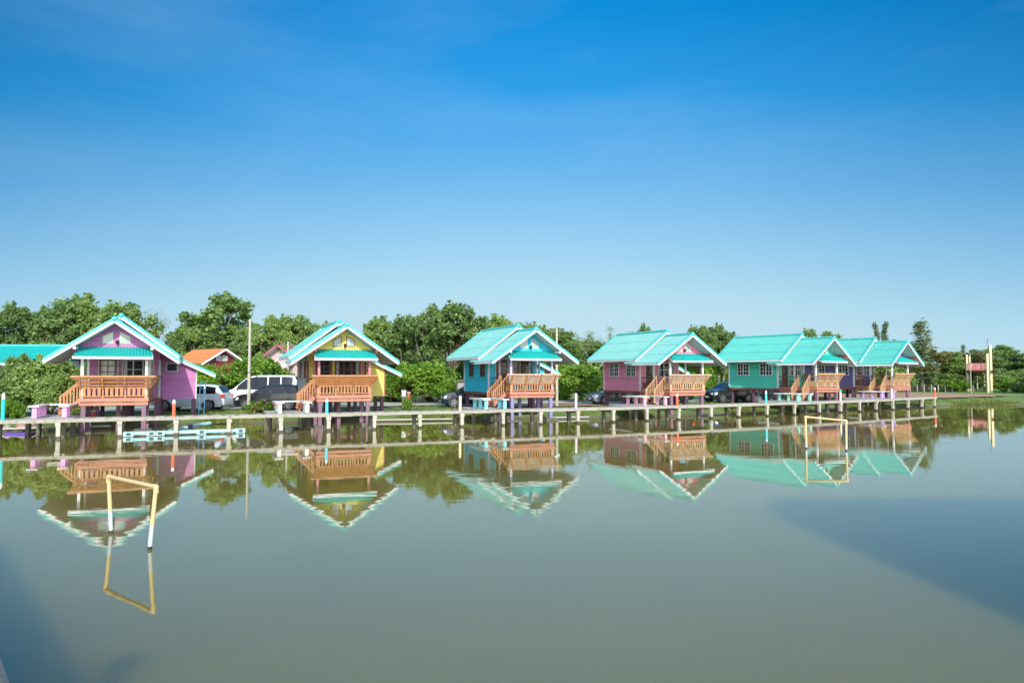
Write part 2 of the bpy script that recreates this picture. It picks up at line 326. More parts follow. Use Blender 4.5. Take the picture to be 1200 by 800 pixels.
M['road'] = aged('pale_concrete_road', (0.42, 0.38, 0.32), 0.7, (0.24, 0.21, 0.16), 0.9, bump=0.4)
M['dirt'] = aged('reddish_dirt', (0.36, 0.22, 0.13), 0.6, (0.20, 0.20, 0.07), 0.95, bump=0.4)
strip('road', [at(-250, 44), at(60, 46.5), at(250, 50), at(480, 56), at(620, 59.5), at(720, 61), at(900, 66)], 7.0, 0.475, M['road'])
strip('dirt_road', [at(560, 52), at(700, 54.5), at(780, 58)], 3.0, 0.474, M['dirt'])
strip('dirt_path', [at(960, 72), at(1060, 80), at(1120, 84)], 16.0, 0.50, M['dirt'])

# ------------------------------------------------------------------ boardwalk
WALK = [(-260, 27.2), (-60, 29.25), (70, 30.7), (720, 41.5), (835, 45.0), (931, 48.8), (1007, 53.0), (1064, 57.3), (1097, 60.6)]
def walk_at(px):
    # intersection of pixel column with the polyline (front edge)
    r = (px - 600) / F
    P = [at(a, b) for a, b in WALK]
    for i, (a, b) in enumerate(zip(P[:-1], P[1:])):
        if px <= WALK[i + 1][0] or i == len(P) - 2:
            d = b - a; t = (r * a.y - a.x) / (d.x - r * d.y); q = a + d * t; d.normalize(); return q, d
DZ = 0.85
def boardwalk():
    root = thing('boardwalk', 'long grey concrete boardwalk on posts running past all the bungalows', 'boardwalk', (0, 0, 0))
    P = [at(a, b) for a, b in WALK]
    W = 1.25
    N = []
    for i in range(len(P)):
        d = (P[min(i + 1, len(P) - 1)] - P[max(i - 1, 0)]).normalized(); N.append(Vector((-d.y, d.x, 0)))
    deck = MB(); edge = MB(); back = MB()
    for i in range(len(P) - 1):
        a, b, na, nb = P[i], P[i + 1], N[i], N[i + 1]
        L = (b - a).length; n = max(1, int(L / 0.6))
        for k in range(n):
            t0, t1 = k / n + 0.004, (k + 1) / n - 0.004
            a0 = a.lerp(b, t0); a1 = a.lerp(b, t1); n0 = na.lerp(nb, t0); n1 = na.lerp(nb, t1)
            zz = DZ + random.uniform(-0.008, 0.008)
            q = [a0 + n0 * 0.03, a1 + n1 * 0.03, a1 + n1 * W, a0 + n0 * W]
            deck.add([(v.x, v.y, zz - 0.07) for v in q] + [(v.x, v.y, zz) for v in q], [(0, 3, 2, 1), (4, 5, 6, 7), (0, 1, 5, 4), (1, 2, 6, 5), (2, 3, 7, 6), (3, 0, 4, 7)])
        m = max(1, int(L / 2.4))
        for k in range(m):
            a0 = a.lerp(b, k / m); a1 = a.lerp(b, (k + 1) / m)
            h = 0.145 + random.uniform(-0.012, 0.012)
            z0 = DZ + random.uniform(-0.01, 0.016)
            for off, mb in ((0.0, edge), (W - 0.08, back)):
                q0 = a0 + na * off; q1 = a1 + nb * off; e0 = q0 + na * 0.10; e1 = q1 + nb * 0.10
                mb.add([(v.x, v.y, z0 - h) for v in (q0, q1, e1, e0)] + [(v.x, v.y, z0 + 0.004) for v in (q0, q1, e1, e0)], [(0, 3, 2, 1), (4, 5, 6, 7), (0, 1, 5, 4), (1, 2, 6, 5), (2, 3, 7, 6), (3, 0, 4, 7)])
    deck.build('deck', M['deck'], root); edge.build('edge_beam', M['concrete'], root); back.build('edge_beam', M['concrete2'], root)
    xs = [-190, -102, -7, 70, 142, 208, 270, 330, 386, 440, 492.5, 542, 590, 634, 677.5, 719, 758, 796, 833, 866, 899, 931, 960, 985, 1007, 1027, 1046, 1064, 1080.5, 1095]
    for i, px in enumerate(xs):
        q, d = walk_at(px); n = Vector((-d.y, d.x, 0)); ang = math.atan2(d.y, d.x)
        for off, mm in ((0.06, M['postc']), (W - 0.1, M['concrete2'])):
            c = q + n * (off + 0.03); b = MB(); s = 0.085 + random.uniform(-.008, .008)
            cx, sx = math.cos(ang) * s, math.sin(ang) * s
            pts = [(c.x - cx + sx, c.y - sx - cx), (c.x + cx + sx, c.y + sx - cx), (c.x + cx - sx, c.y + sx + cx), (c.x - cx - sx, c.y - sx + cx)]
            b.prism_z(pts, -1.0, DZ - 0.15)
            lx, ly = random.uniform(-.03, .03), random.uniform(-.02, .02); b.v = [(x + lx * (1 - z), y + ly * (1 - z), z) for x, y, z in b.v]
            pts2 = [(c.x + (x - c.x) * 1.25, c.y + (y - c.y) * 1.25) for x, y in pts]
            b.prism_z(pts2, DZ - 0.30, DZ - 0.146)
            if off < 0.5: # dark wet foot
                pass
            b.build('post', mm, root)
            if off < 0.5:
                MB().prism_z([(c.x + lx * .95 + (x - c.x) * 1.05, c.y + ly * .95 + (y - c.y) * 1.05) for x, y in pts], -1.0, 0.09 + random.uniform(0, .03)).build('wet_foot', M['wetfoot'], root)
        c0 = q + n * 0.02; c1 = q + n * (W + 0.0)
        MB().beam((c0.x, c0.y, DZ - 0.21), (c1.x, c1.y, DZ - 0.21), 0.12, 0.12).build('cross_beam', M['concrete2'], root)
    return root
M['wetfoot'] = mat('algae_stained_post_foot', (0.05, 0.042, 0.025), 0.5, 0.3, 8)
WALKROOT = boardwalk()

def cpost(px, h, body, top, label):
    q, d = walk_at(px); n = Vector((-d.y, d.x, 0)); c = q + n * 0.08
    t = thing('painted_post', label, 'post', (c.x, c.y, DZ + 0.004), 0, 'painted posts standing along the boardwalk edge')
    MB().cyl((0, 0, 0), (0, 0, h * 0.78), 0.075, 0.072, 12).build('shaft', body, t, smooth=True)
    MB().cyl((0, 0, h * 0.78), (0, 0, h * 0.93), 0.0722, 0.066, 12).cyl((0, 0, h * 0.93), (0, 0, h), 0.066, 0.03, 12).build('cap', top, t, smooth=True)
def pm(name, c): return aged(name, c, 0.35, tuple(x * 0.5 + 0.05 for x in c), 0.55)
pc = {'cyan': pm('cyan_post_paint', (0.07, 0.60, 0.68)), 'teal': pm('teal_post_paint', (0.01, 0.48, 0.46)), 'orange': pm('orange_red_post_paint', (0.75, 0.13, 0.05)),
      'cream': pm('cream_post_paint', (0.76, 0.66, 0.38)), 'pink': pm('pink_lilac_post_paint', (0.74, 0.50, 0.68)), 'lilac': pm('lilac_post_paint', (0.62, 0.46, 0.76))}
cpost(5, 1.15, pc['teal'], M['white'], 'teal post with a white cap at the far left, in front of the big bush')
cpost(205, 0.78, pc['orange'], M['white'], 'orange post with a white cap in front of the lilac bungalow')
cpost(384, 0.74, pc['cyan'], M['white'], 'cyan post in front of the yellow bungalow')
cpost(540, 0.80, pc['cream'], pc['cream'], 'cream post left of the blue bungalow\'s bench')
cpost(675.5, 0.86, pc['pink'], M['white'], 'pink post between the blue and the pink red bungalow')
cpost(794, 0.74, pc['orange'], M['white'], 'orange red post in front of the pink red bungalow\'s porch')
cpost(898, 0.86, pc['cyan'], pc['pink'], 'cyan post in front of the green bungalow\'s side wall')
cpost(985, 0.85, pc['cream'], pc['teal'], 'cream post between the green and the purple bungalow')
cpost(1045, 0.85, pc['lilac'], M['white'], 'lilac post in front of the purple bungalow\'s porch')
cpost(1095.5, 0.82, pc['orange'], M['white'], 'orange red post on the boardwalk\'s far right end')

# ------------------------------------------------------------------ bungalow
def corr(mb, e0, e1, span, rows=3, pitch=0.17, amp=0.028, step=0.022, taper=0.0):
    """corrugated sheet: e0 top edge start, e1 bottom edge start (Vectors), span = vector along the eave; wave crosses the span"""
    e0 = Vector(e0); e1 = Vector(e1); span = Vector(span); L = span.length; n = max(4, int(L / pitch)) * 5
    nrm = (span.cross(e1 - e0)).normalized()
    if nrm.z < 0: nrm = -nrm
    for r in range(rows):
        vs = []; fs = []
        t0 = r / rows; t1 = min(1.0, (r + 1) / rows + (0.02 if r < rows - 1 else 0))
        for k, t in enumerate((t0, t1)):
            for i in range(n + 1):
                u = i / n
                uu = 0.5 + (u - 0.5) * (1 - taper * (1 - t))
                h = amp * math.cos(2 * math.pi * u * n / 5) + (step * k if rows > 1 else 0) + amp
                p = e0.lerp(e1, t) + span * uu + nrm * h
                vs.append(p)
        for k, t in enumerate((t0, t1)):      # underside a little lower for thickness at the edge
            for i in range(n + 1):
                vs.append(vs[k * (n + 1) + i] - nrm * 0.012)
        a = n + 1
        for i in range(n):
            fs.append((i, i + 1, a + i + 1, a + i)); fs.append((2 * a + i, 3 * a + i, 3 * a + i + 1, 2 * a + i + 1)); fs.append((a + i, a + i + 1, 3 * a + i + 1, 3 * a + i))
        mb.add(vs, fs)

def slab(mb, pts, dz):     # quad given by 4 top points and vertical thickness
    P = [Vector(p) for p in pts]; B = [p - Vector((0, 0, dz)) for p in P]
    mb.add(P + B, [(0, 1, 2, 3), (7, 6, 5, 4), (0, 4, 5, 1), (1, 5, 6, 2), (2, 6, 7, 3), (3, 7, 4, 0)])

def window(root, face, a0, a1, z0, z1, pos, fm, nx=2, nz=2, leafs=1, label=None, curtain=False, name='window'):
    """face 'f' = facing -y at y=pos; 'l' = facing -x at x=pos"""
    th = 0.055
    def B(mb, u0, v0, u1, v1, d0, d1):
        if face == 'f': mb.box(u0, pos - d1, v0, u1, pos - d0, v1)
        else: mb.box(pos - d1, u0, v0, pos - d0, u1, v1)
    fr = MB(); fw = 0.06
    B(fr, a0 - fw, z0 - fw, a1 + fw, z0, -0.02, th + .015); B(fr, a0 - fw, z1, a1 + fw, z1 + fw, -0.02, th)
    B(fr, a0 - fw, z0, a0, z1, -0.02, th); B(fr, a1, z0, a1 + fw, z1, -0.02, th)
    wl = (a1 - a0) / leafs
    for k in range(leafs):
        if k: B(fr, a0 + wl * k - 0.035, z0, a0 + wl * k + 0.035, z1, -0.02, th - .004)
        for i in range(1, nx): x = a0 + wl * k + wl * i / nx; B(fr, x - 0.018, z0, x + 0.018, z1, -0.02, th - .02)
    for j in range(1, nz): z = z0 + (z1 - z0) * j / nz; B(fr, a0, z - 0.018, a1, z + 0.018, -0.02, th - .022)
    g = MB(); B(g, a0, z0, a1, z1, -0.02, 0.012)
    w_ = fr.build(name, fm, root, label=label)
    g.build('pane', M['glass'], w_)
    if curtain:
        c = MB(); n = 7
        for s, (u0, u1, d) in enumerate(((a0 + .02, a0 + (a1 - a0) * 0.13, 1), (a1 - (a1 - a0) * 0.13, a1 - .02, -1))):
            for i in range(n):
                x0 = u0 + (u1 - u0) * i / n; x1 = u0 + (u1 - u0) * (i + 1) / n
                d0 = 0.014 + 0.008 * (i % 2)
                if face == 'f': c.add([(x0, pos - d0, z0 + .02), (x1, pos - 0.03 + d0, z0 + .02), (x1, pos - 0.03 + d0, z1), (x0, pos - d0, z1)], [(0, 1, 2, 3)])
        c.build('curtain', M['curtain'], w_)
    return w_

def bungalow(px, Y0, yaw, Fz, label, C, roofm='roof'):
    root = thing('stilt_bungalow', label, 'bungalow', at(px, Y0), R(yaw), 'turquoise roofed bungalows on stilts along the boardwalk')
    wall, wallf, trim, wfm, stilt, ppost, wood = C['wall'], C.get('front', C['wall']), C['trim'], C['win'], C['stilt'], C['ppost'], C['wood']
    RZ = Fz + 3.76 ; ez = Fz + 1.80; hw = 2.82
    sl = (RZ - ez) / hw
    MZ = Fz + 4.12; mw = 2.70; mez = Fz + 2.10; msl = (MZ - mez) / mw
    # body walls
    xl, xr, yf, yb = -1.56, 1.75, 3.85, 8.5
    def mz(x): return MZ - 0.16 - msl * abs(x)
    MB().prism_y([(xl, Fz - 0.1), (xr, Fz - 0.1), (xr, mz(xr)), (0, mz(0)), (xl, mz(xl))], yf, yb).build('wall', wall, root)
    if 'side' in C: MB().box(xl - 0.02, yf + .06, Fz - .1, xl - .001, yb - .05, mz(xl) - .02).build('side_cladding', C['side'], root)
    # wing
    wx = 3.5; wy = 6.3
    lean = lambda x: Fz + 2.08 - (x - 2.45) * 0.475
    MB().prism_y([(xr + 0.003, Fz - 0.25), (wx, Fz - 0.25), (wx, lean(wx) - 0.10), (2.45, lean(2.45) - 0.10), (xr + 0.003, mz(xr) - .02)], wy, yb - 0.01).build('side_wing', wall, root)
    for x, y in ((xl, yf), (xr, yf), (xl, yb)): MB().cbox(x, y, Fz + 0.9, 0.11, 0.11, 2.0 + 0.01).build('corner_trim', trim, root)
    MB().cbox(wx, wy, Fz + 0.6, 0.07, 0.07, 1.69).build('corner_trim', trim, root)
    tb = MB(); tb.box(-1.12, yf - 0.03, Fz, -1.05, yf - 0.001, Fz + 2.1); tb.box(-0.26, yf - 0.03, Fz, -0.19, yf - 0.001, Fz + 2.1); tb.box(-1.05, yf - .03, Fz + 2.02, -.26, yf - .001, Fz + 2.1)
    tb.build('door_frame', trim, root)
    # gable panel over the porch
    gy = 1.0
    gz = lambda x: RZ - 0.17 - sl * abs(x)
    gx = (gz(0) - (Fz + 2.25)) / sl
    MB().prism_y([(-gx, Fz + 2.25), (gx, Fz + 2.25), (0, gz(0))], gy, gy + 0.08).build('gable_panel', wallf, root)
    for s in (-1, 1):
        a, b_ = 0.17, 0.56
        P = [(s * a, Fz + 2.68), (s * b_, Fz + 2.68), (s * b_, Fz + 2.98), (s * a, Fz + 3.18)]
        if s < 0: P = P[::-1]
        cx = s * (a + b_) / 2; cz = Fz + 2.87
        Pf = [(cx + (x - cx) * 1.22, cz + (z - cz) * 1.2) for x, z in P]
        wn = MB().prism_y(Pf, gy - 0.03, gy - 0.001).build('gable_window', C.get('gwin', trim), root)
        MB().prism_y(P, gy - 0.036, gy - 0.0305).build('pane', M['gglass'], wn)
    lm = MB().cbox(0.05, gy - 0.08, Fz + 2.78, 0.05, 0.16, 0.05).cyl((0.05, gy - 0.15, Fz + 2.60), (0.05, gy - 0.15, Fz + 2.80), 0.06, 0.08, 8)
    lm.build('wall_lamp', M['black'], root)
    # roofs
    rf = MB(); sf = MB()
    for s in (-1, 1):
        corr(rf, (0, 0.0, RZ - 0.03), (s * hw, 0.0, ez - 0.0), (0, 3.9, 0), 2 if hw < 2 else 3)
        slab(sf, [(0, 0.05, RZ - 0.09), (s * (hw - .05), 0.05, ez - 0.055), (s * (hw - .05), 3.8, ez - 0.055), (0, 3.8, RZ - 0.09)], 0.05)
    ro = rf.build('porch_roof', M[roofm], root, smooth=True); sf.build('soffit', M['soffit'], root)
    rf = MB(); sf = MB()
    for s in (-1, 1):
        corr(rf, (0, 2.7, MZ - 0.03), (s * mw, 2.7, mez), (0, 6.4, 0), 3)
        slab(sf, [(0, 2.75, MZ - 0.09), (s * (mw - .05), 2.75, mez - 0.055), (s * (mw - .05), 9.05, mez - 0.055), (0, 9.05, MZ - 0.09)], 0.05)
    rf.build('main_roof', M[roofm], root, smooth=True); sf.build('soffit', M['soffit'], root)
    rf = MB(); sf = MB()
    corr(rf, (2.42, 5.9, lean(2.42)), (4.46, 5.9, lean(4.46)), (0, 3.2, 0), 1)
    slab(sf, [(2.42, 5.95, lean(2.42) - .03), (4.42, 5.95, lean(4.42) - .03), (4.42, 9.05, lean(4.42) - .03), (2.42, 9.05, lean(2.42) - .03)], 0.05)
    rf.build('lean_to_roof', M[roofm], root, smooth=True); sf.build('soffit', M['soffit'], root)
    # bargeboards and verges
    def barge(x0, z0, x1, z1, y, d=-1):
        bb = MB(); vb = MB()
        bb.beam((x0, y, z0 - 0.075), (x1, y, z1 - 0.075), 0.035, 0.14, (0, 0, 1))
        vb.beam((x0, y + 0.03, z0 + 0.045), (x1, y + 0.03, z1 + 0.045), 0.16, 0.10, (0, 0, 1))
        vb.build('verge', M['verge'], bb.build('bargeboard', M['white'], root))
    for s in (-1, 1):
        barge(0, RZ, s * (hw + .02), ez - .01, -0.02); barge(0, MZ, s * (mw + .02), mez - .01, 2.68); MB().beam((0, 9.12, MZ + .045), (s * (mw + .02), 9.12, mez + .035), 0.16, 0.10).build('verge', M['verge'], root)
    barge(2.45, lean(2.45), 4.5, lean(4.5), 5.88)
    for s in (-1, 1):   # eave fascias
        MB().box(s * hw - 0.03 , 0.03, ez - 0.11, s * hw + 0.0, 3.0, ez + 0.02).build('fascia', M['white'], root); MB().box(s * mw - 0.03, 2.72, mez - 0.11, s * mw, 9.08, mez + 0.02).build('fascia', M['white'], root)
    for (y0, y1, z) in ((-0.03, 2.75, RZ), (2.66, 9.14, MZ)):
        rc = MB(); n = int((y1 - y0) / 0.32)
        for i in range(n):
            a = y0 + (y1 - y0) * i / n; b_ = y0 + (y1 - y0) * (i + 1) / n
            rc.cyl((0, a, z + 0.02), (0, b_, z + 0.03), 0.08, 0.11, 8)
        rc.ball((0, y0 + .02, z + 0.03), 0.13, 12, 8)
        rc.build('ridge_cap', M['verge'], root, smooth=True)
    # purlin ends
    pb = MB()
    for s in (-1, 1): pb.box(s * 1.62 - .06, 0.04, RZ - sl * 1.62 - 0.30, s * 1.62 + .06, 3.8, RZ - sl * 1.62 - 0.17)
    pb.build('purlin', C.get('purlin', M['white']), root)
    # awning
    aw = MB(); ax = 1.66; at0, ab0 = Fz + 2.46, Fz + 1.98
    corr(aw, (-ax, gy, at0), (-ax, -0.02, ab0), (2 * ax, 0, 0), 1, 0.14, 0.024, taper=0.08)
    a_ = aw.build('awning', M['roof2'], root, smooth=True)
    fb = MB().box(-ax - .02, -0.05, ab0 - 0.10, ax + .02, -0.01, ab0 + 0.01)
    for s in (-1, 1): fb.beam((s * (ax + .01), -0.03, ab0 - 0.05), (s * ax * .93, gy, at0 - .05), 0.03, 0.10)
    fb.build('fascia', M['white'], a_)
    slab(MB(), [(0, 0, 0)] * 4, 0)
    sf = MB(); slab(sf, [(-ax + .05, 0, ab0 - .06), (ax - .05, 0, ab0 - .06), (ax * .92, gy, at0 - .06), (-ax * .92, gy, at0 - .06)], 0.03); sf.build('lining', M['soffit'], a_)
    # windows and door
    window(root, 'f', 0.04, 1.42, Fz + 0.95, Fz + 1.86, yf, wfm, 1, 2, 3, curtain=True)
    for a0, a1 in ((4.36, 5.42), (6.54, 7.60)):
        if C.get('narrow'): c = (a0 + a1) / 2; a0, a1 = c - 0.36, c + 0.36
        window(root, 'l', a0, a1, Fz + 0.97, Fz + 1.84, xl, wfm, C.get('nx', 2), C.get('nz', 3), 2)
    window(root, 'f', 1.98 , 2.48, Fz + 1.35, Fz + 1.75, wy, wfm, 1, 1, 1)
    dr = MB().box(-1.05, yf - 0.045, Fz + 0.01, -0.26, yf - 0.001, Fz + 2.0).build('door', C.get('door', M['woodd']), root)
    dg = MB()
    for i in range(2):
        for j in range(3): dg.box(-0.97 + i * 0.33, yf - 0.055, Fz + 1.0 + j * 0.31, -0.69 + i * 0.33, yf - 0.046, Fz + 1.26 + j * 0.31)
    dg.build('pane', C.get('dglass', M['glass']), dr)
    MB().ball((-0.33, yf - 0.08, Fz + 0.95), 0.035, 8, 6).build('handle', M['white'], dr)
    # porch floor and beams
    y0 = 0.58; px_ = 1.44
    MB().box(-px_, y0, Fz - 0.045, px_, yf - 0.002, Fz).build('porch_floor', M['woodd'], root)
    be = MB()
    be.box(-px_ - .05, y0 - 0.05, Fz - 0.16, px_ + .05, y0 - .001, Fz + 0.02); be.box(-px_ - .02, y0 + 0.0, Fz - 0.34, px_ + .02, y0 + 0.07, Fz - 0.20)
    for s in (-1, 1):
        xx = s * px_; be.box(min(xx, xx + s * .05), y0, Fz - 0.16, max(xx, xx + s * .05), yf - .06, Fz + .02)
        xx = s * (px_ - .05); be.box(min(xx, xx + s * .06), y0 + .08, Fz - 0.34, max(xx, xx + s * .06), yf - .06, Fz - 0.20)
    be.build('floor_beam', M['salmon'], root)
    rb = MB(); rb.box(xl + .02, yf + .02, Fz - 0.28, xr - .02, yf + .12, Fz - 0.103); rb.box(xl + .02, yb - .12, Fz - .28, xr - .02, yb - .02, Fz - .103)
    rb.box(xl - .03, yf + .15, Fz - .27, xl + .09, yb - .02, Fz - .104); rb.box(xr - .1, yf + .15, Fz - .27, xr, yb - .14, Fz - .104)
    for x in (-0.7, 0.2, 1.0): rb.box(x, yf + .13, Fz - .26, x + .08, yb - .13, Fz - .104)
    rb.build('joist', M['redbeam'], root)
    # stilts
    gl = -0.8
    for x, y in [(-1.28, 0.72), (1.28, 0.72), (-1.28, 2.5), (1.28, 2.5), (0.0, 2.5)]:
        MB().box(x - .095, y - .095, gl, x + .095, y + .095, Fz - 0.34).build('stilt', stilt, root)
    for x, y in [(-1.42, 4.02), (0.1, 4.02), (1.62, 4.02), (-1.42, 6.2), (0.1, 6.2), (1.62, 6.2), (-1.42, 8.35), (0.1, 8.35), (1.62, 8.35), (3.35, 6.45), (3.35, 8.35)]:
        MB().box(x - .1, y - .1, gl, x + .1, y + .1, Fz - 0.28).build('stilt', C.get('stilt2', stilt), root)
    for x in (-1.28, 1.28): MB().box(x - .38, 0.45, -.3, x + .38, 1.1, 0.10 + .03 * x).build('footing', M['concrete2'], root)
    # porch posts
    for x in (-1.36, 1.36):
        MB().box(x - .065, y0 + .04, Fz + 0.003, x + .065, y0 + .17, Fz + 2.05).build('porch_post', ppost, root, bevel=0.012)
    for x in (-1.36, 1.36): MB().box(x - .05, 2.45, Fz + .003, x + .05, 2.55, Fz + 2.5).build('porch_post', ppost, root)
    # railing with outward leaning bench back
    def rail_run(p0, p1, outn, bays, lean_back=True, ornate=C.get('ornate', False), wd=wood):
        p0 = Vector(p0); p1 = Vector(p1); d = (p1 - p0); L = d.length; d.normalize(); o = Vector(outn)
        b = MB(); z = Fz
        for zz, h in ((0.10, 0.05), (0.50, 0.05)): b.beam(p0 + Vector((0, 0, z + zz)), p1 + Vector((0, 0, z + zz)), 0.06, h)
        if not lean_back: b.beam(p0 + Vector((0, 0, z + .85)), p1 + Vector((0, 0, z + .85)), 0.07, 0.06)
        nb = 4 if ornate else 5
        for k in range(bays):
            for j in range(nb):
                t = (k + (j + 0.75) / (nb + 0.5)) / bays; c = p0.lerp(p1, t)
                ww = 0.13 if ornate else 0.075
                b.beam(c - d * ww / 2 + Vector((0, 0, z + .30)), c + d * ww / 2 + Vector((0, 0, z + .30)), 0.028, 0.36 if lean_back else 0.36)
        ob = b.build('railing', wd, root)
        if lean_back:
            for k in range(bays + 1):
                c = p0.lerp(p1, k / bays)
                s = MB(); s.beam(c + Vector((0, 0, z + .02)) , c + Vector((0, 0, z + .50)), 0.07, 0.07)
                s.beam(c + o * .05 + Vector((0, 0, z + .46)) , c + o * 0.40 + Vector((0, 0, z + 1.03)), 0.07, 0.07, d)
                s.build('rail_support', wd, ob)
            s = MB(); nn = C.get('slats', 4); gap = C.get('gap', 0.3)
            for j in range(nn):
                t = (j + 0.5) / nn; t0 = 0.09 + 0.91 * t
                c = o * (0.34 * t0 - 0.0) + Vector((0, 0, z + .48 + .55 * t0)); hh = 0.60 / nn * (1 - gap)
                e = 0.12 * t0 * 2.2
                s.beam(p0 - d * e * 1.2 + c, p1 + d * e * 1.2 + c, 0.024, hh, (o * 0.34 + Vector((0, 0, .55))).normalized())
            s.beam(p0 - d * .36 + o * .36 + Vector((0, 0, z + 1.05)), p1 + d * .36 + o * .36 + Vector((0, 0, z + 1.05)), 0.05, 0.09)
            s.build('bench_back', C.get('backm', wd), ob)
    rail_run((-px_ + .02, y0 + .02, 0), (px_ - .02, y0 + .02, 0), (0, -1, 0), 3)
    rail_run((px_ - .02, y0 + .1, 0), (px_ - .02, yf - .2, 0), (1, 0, 0), 3)
    rail_run((-px_ + .02, y0 + .1, 0), (-px_ + .02, 1.16, 0), (-1, 0, 0), 1, False)
    rail_run((-px_ + .02, 2.14, 0), (-px_ + .02, yf - .1, 0), (-1, 0, 0), 2, False, wd=M['woodd'])
    MB().box(-px_ + .1, y0 + .12, Fz + .42, px_ - .1, y0 + .48, Fz + .46).box(px_ - .48, y0 + .5, Fz + .42, px_ - .1, yf - .3, Fz + .46).build('bench_seat', wood, root)
    # stairs to the left
    sx0, sx1, sy0, sy1 = -px_ - .05, -2.30, 1.18, 2.12; zb = DZ + 0.02
    st = MB(); nst = 4
    for k in range(nst):
        x = sx0 + (sx1 - sx0) * (k + 0.7) / nst; z = Fz - (Fz - zb) * (k + 1) / (nst + .3)
        st.box(x - .14, sy0 + .03, z - .035, x + .14, sy1 - .03, z)
    so = st.build('stairs', M['salmon'], root)
    sg = MB()
    for y in (sy0, sy1): sg.beam((sx0, y, Fz - .12), (sx1 - .05, y, zb + .05), 0.04, 0.2)
    sg.build('stringer', M['salmon'], so)
    hr = MB()
    for y in (sy0, sy1):
        hr.box(sx1 - .045, y - .045, zb, sx1 + .045, y + .045, zb + .88); hr.box(-px_ - .03, y - .045, Fz, -px_ + .05, y + .045, Fz + 1.0)
        hr.beam((sx1 - .05, y, zb + .82), (-px_, y, Fz + .90), 0.06, 0.07)
        for k in range(1, 6):
            t = k / 6; x = sx1 + (sx0 - sx1) * t; z = zb + (Fz - zb) * t
            hr.box(x - .03, y - .015, z + .02, x + .03, y + .015, z + .80)
    hr.build('handrail', wood, so)
    return root

def walls(name, c, dirt=0.5):
    return aged(name, c, dirt, tuple(x * 0.6 + 0.05 for x in c), 0.65, planks=0.2, streak=True)
W_ = {
 'lilac': walls('lilac_wall_boards', (0.46, 0.165, 0.37)), 'lilac_g': walls('lilac_gable_boards', (0.50, 0.155, 0.38)),
 'yellow': walls('yellow_wall_boards', (0.70, 0.56, 0.13)), 'cream_side': None,
 'blue': walls('turquoise_blue_wall_boards', (0.03, 0.50, 0.66)),
 'pink': walls('pink_red_wall_boards', (0.78, 0.24, 0.34)),
 'green': walls('sea_green_wall_boards', (0.08, 0.55, 0.40)),
 'purple': walls('dark_purple_wall_boards', (0.165, 0.115, 0.27))}
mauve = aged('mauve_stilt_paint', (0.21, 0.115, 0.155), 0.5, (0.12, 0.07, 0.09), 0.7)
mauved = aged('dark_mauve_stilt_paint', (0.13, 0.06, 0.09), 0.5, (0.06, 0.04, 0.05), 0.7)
bviolet = aged('blue_violet_stilt_paint', (0.22, 0.20, 0.36), 0.5, (0.10, 0.09, 0.18), 0.7)
pgreen = aged('pale_green_trim', (0.42, 0.50, 0.42), 0.4, (0.25, 0.27, 0.22), 0.6)
redbr = aged('red_brown_trim', (0.22, 0.06, 0.04), 0.4, (0.12, 0.05, 0.04), 0.6)
greyw = aged('grey_white_trim', (0.60, 0.58, 0.58), 0.4, (0.35, 0.33, 0.30), 0.6)
pinkp = aged('pink_red_post_paint', (0.50, 0.19, 0.20), 0.4, (0.55, 0.45, 0.42), 0.6)
lilacp = aged('lilac_white_post_paint', (0.50, 0.42, 0.58), 0.5, (0.25, 0.12, 0.16), 0.6)
HOUSES = [
 (133, 33.6, 23, 1.64, 'lilac bungalow with turquoise roof, leftmost of the row, by the big bush', dict(wall=W_['lilac'], trim=pgreen, win=pgreen, stilt=mauve, stilt2=mauved, ppost=M['white'], wood=M['wood'], ornate=True, slats=3, gap=.45, dglass=M['gglass'])),
 (406.5, 38.0, 23, 1.66, 'yellow bungalow with turquoise roof and red brown window frames', dict(wall=W_['yellow'], trim=redbr, win=redbr, stilt=mauve, stilt2=mauved, ppost=pinkp, wood=M['wood'], slats=7, gap=.12, purlin=redbr, narrow=True, side=walls('grey_white_wall_boards', (0.50, 0.49, 0.42)))),
 (628.5, 42.3, 23, 1.73, 'turquoise blue bungalow with brown side windows, third from left', dict(wall=W_['blue'], trim=greyw, win=M['woodd'], stilt=bviolet, stilt2=mauved, ppost=lilacp, wood=M['wood'], slats=7, gap=.15, narrow=True, backm=M['oldwood'])),
 (812, 47.2, 25, 1.70, 'pink red bungalow with white windows, fourth from left', dict(wall=W_['pink'], trim=greyw, win=greyw, stilt=mauve, stilt2=mauved, ppost=M['white'], wood=M['wood2'], slats=6, gap=.2, purlin=redbr, backm=M['oldwood'])),
 (978, 53.3, 34, 1.78, 'sea green bungalow with white windows, second from right', dict(wall=W_['green'], trim=greyw, win=greyw, stilt=mauve, stilt2=mauved, ppost=M['white'], wood=M['wood2'], slats=3, gap=.5, purlin=redbr)),
 (1064, 59.5, 36, 1.78, 'dark purple bungalow at the right end of the row', dict(wall=W_['purple'], trim=greyw, win=greyw, stilt=mauve, stilt2=mauved, ppost=M['white'], wood=M['wood2'], slats=3, gap=.5, door=M['wood'], purlin=redbr)),
]
for h in HOUSES: bungalow(*h, roofm='roof3' if h[0] > 900 else 'roof')

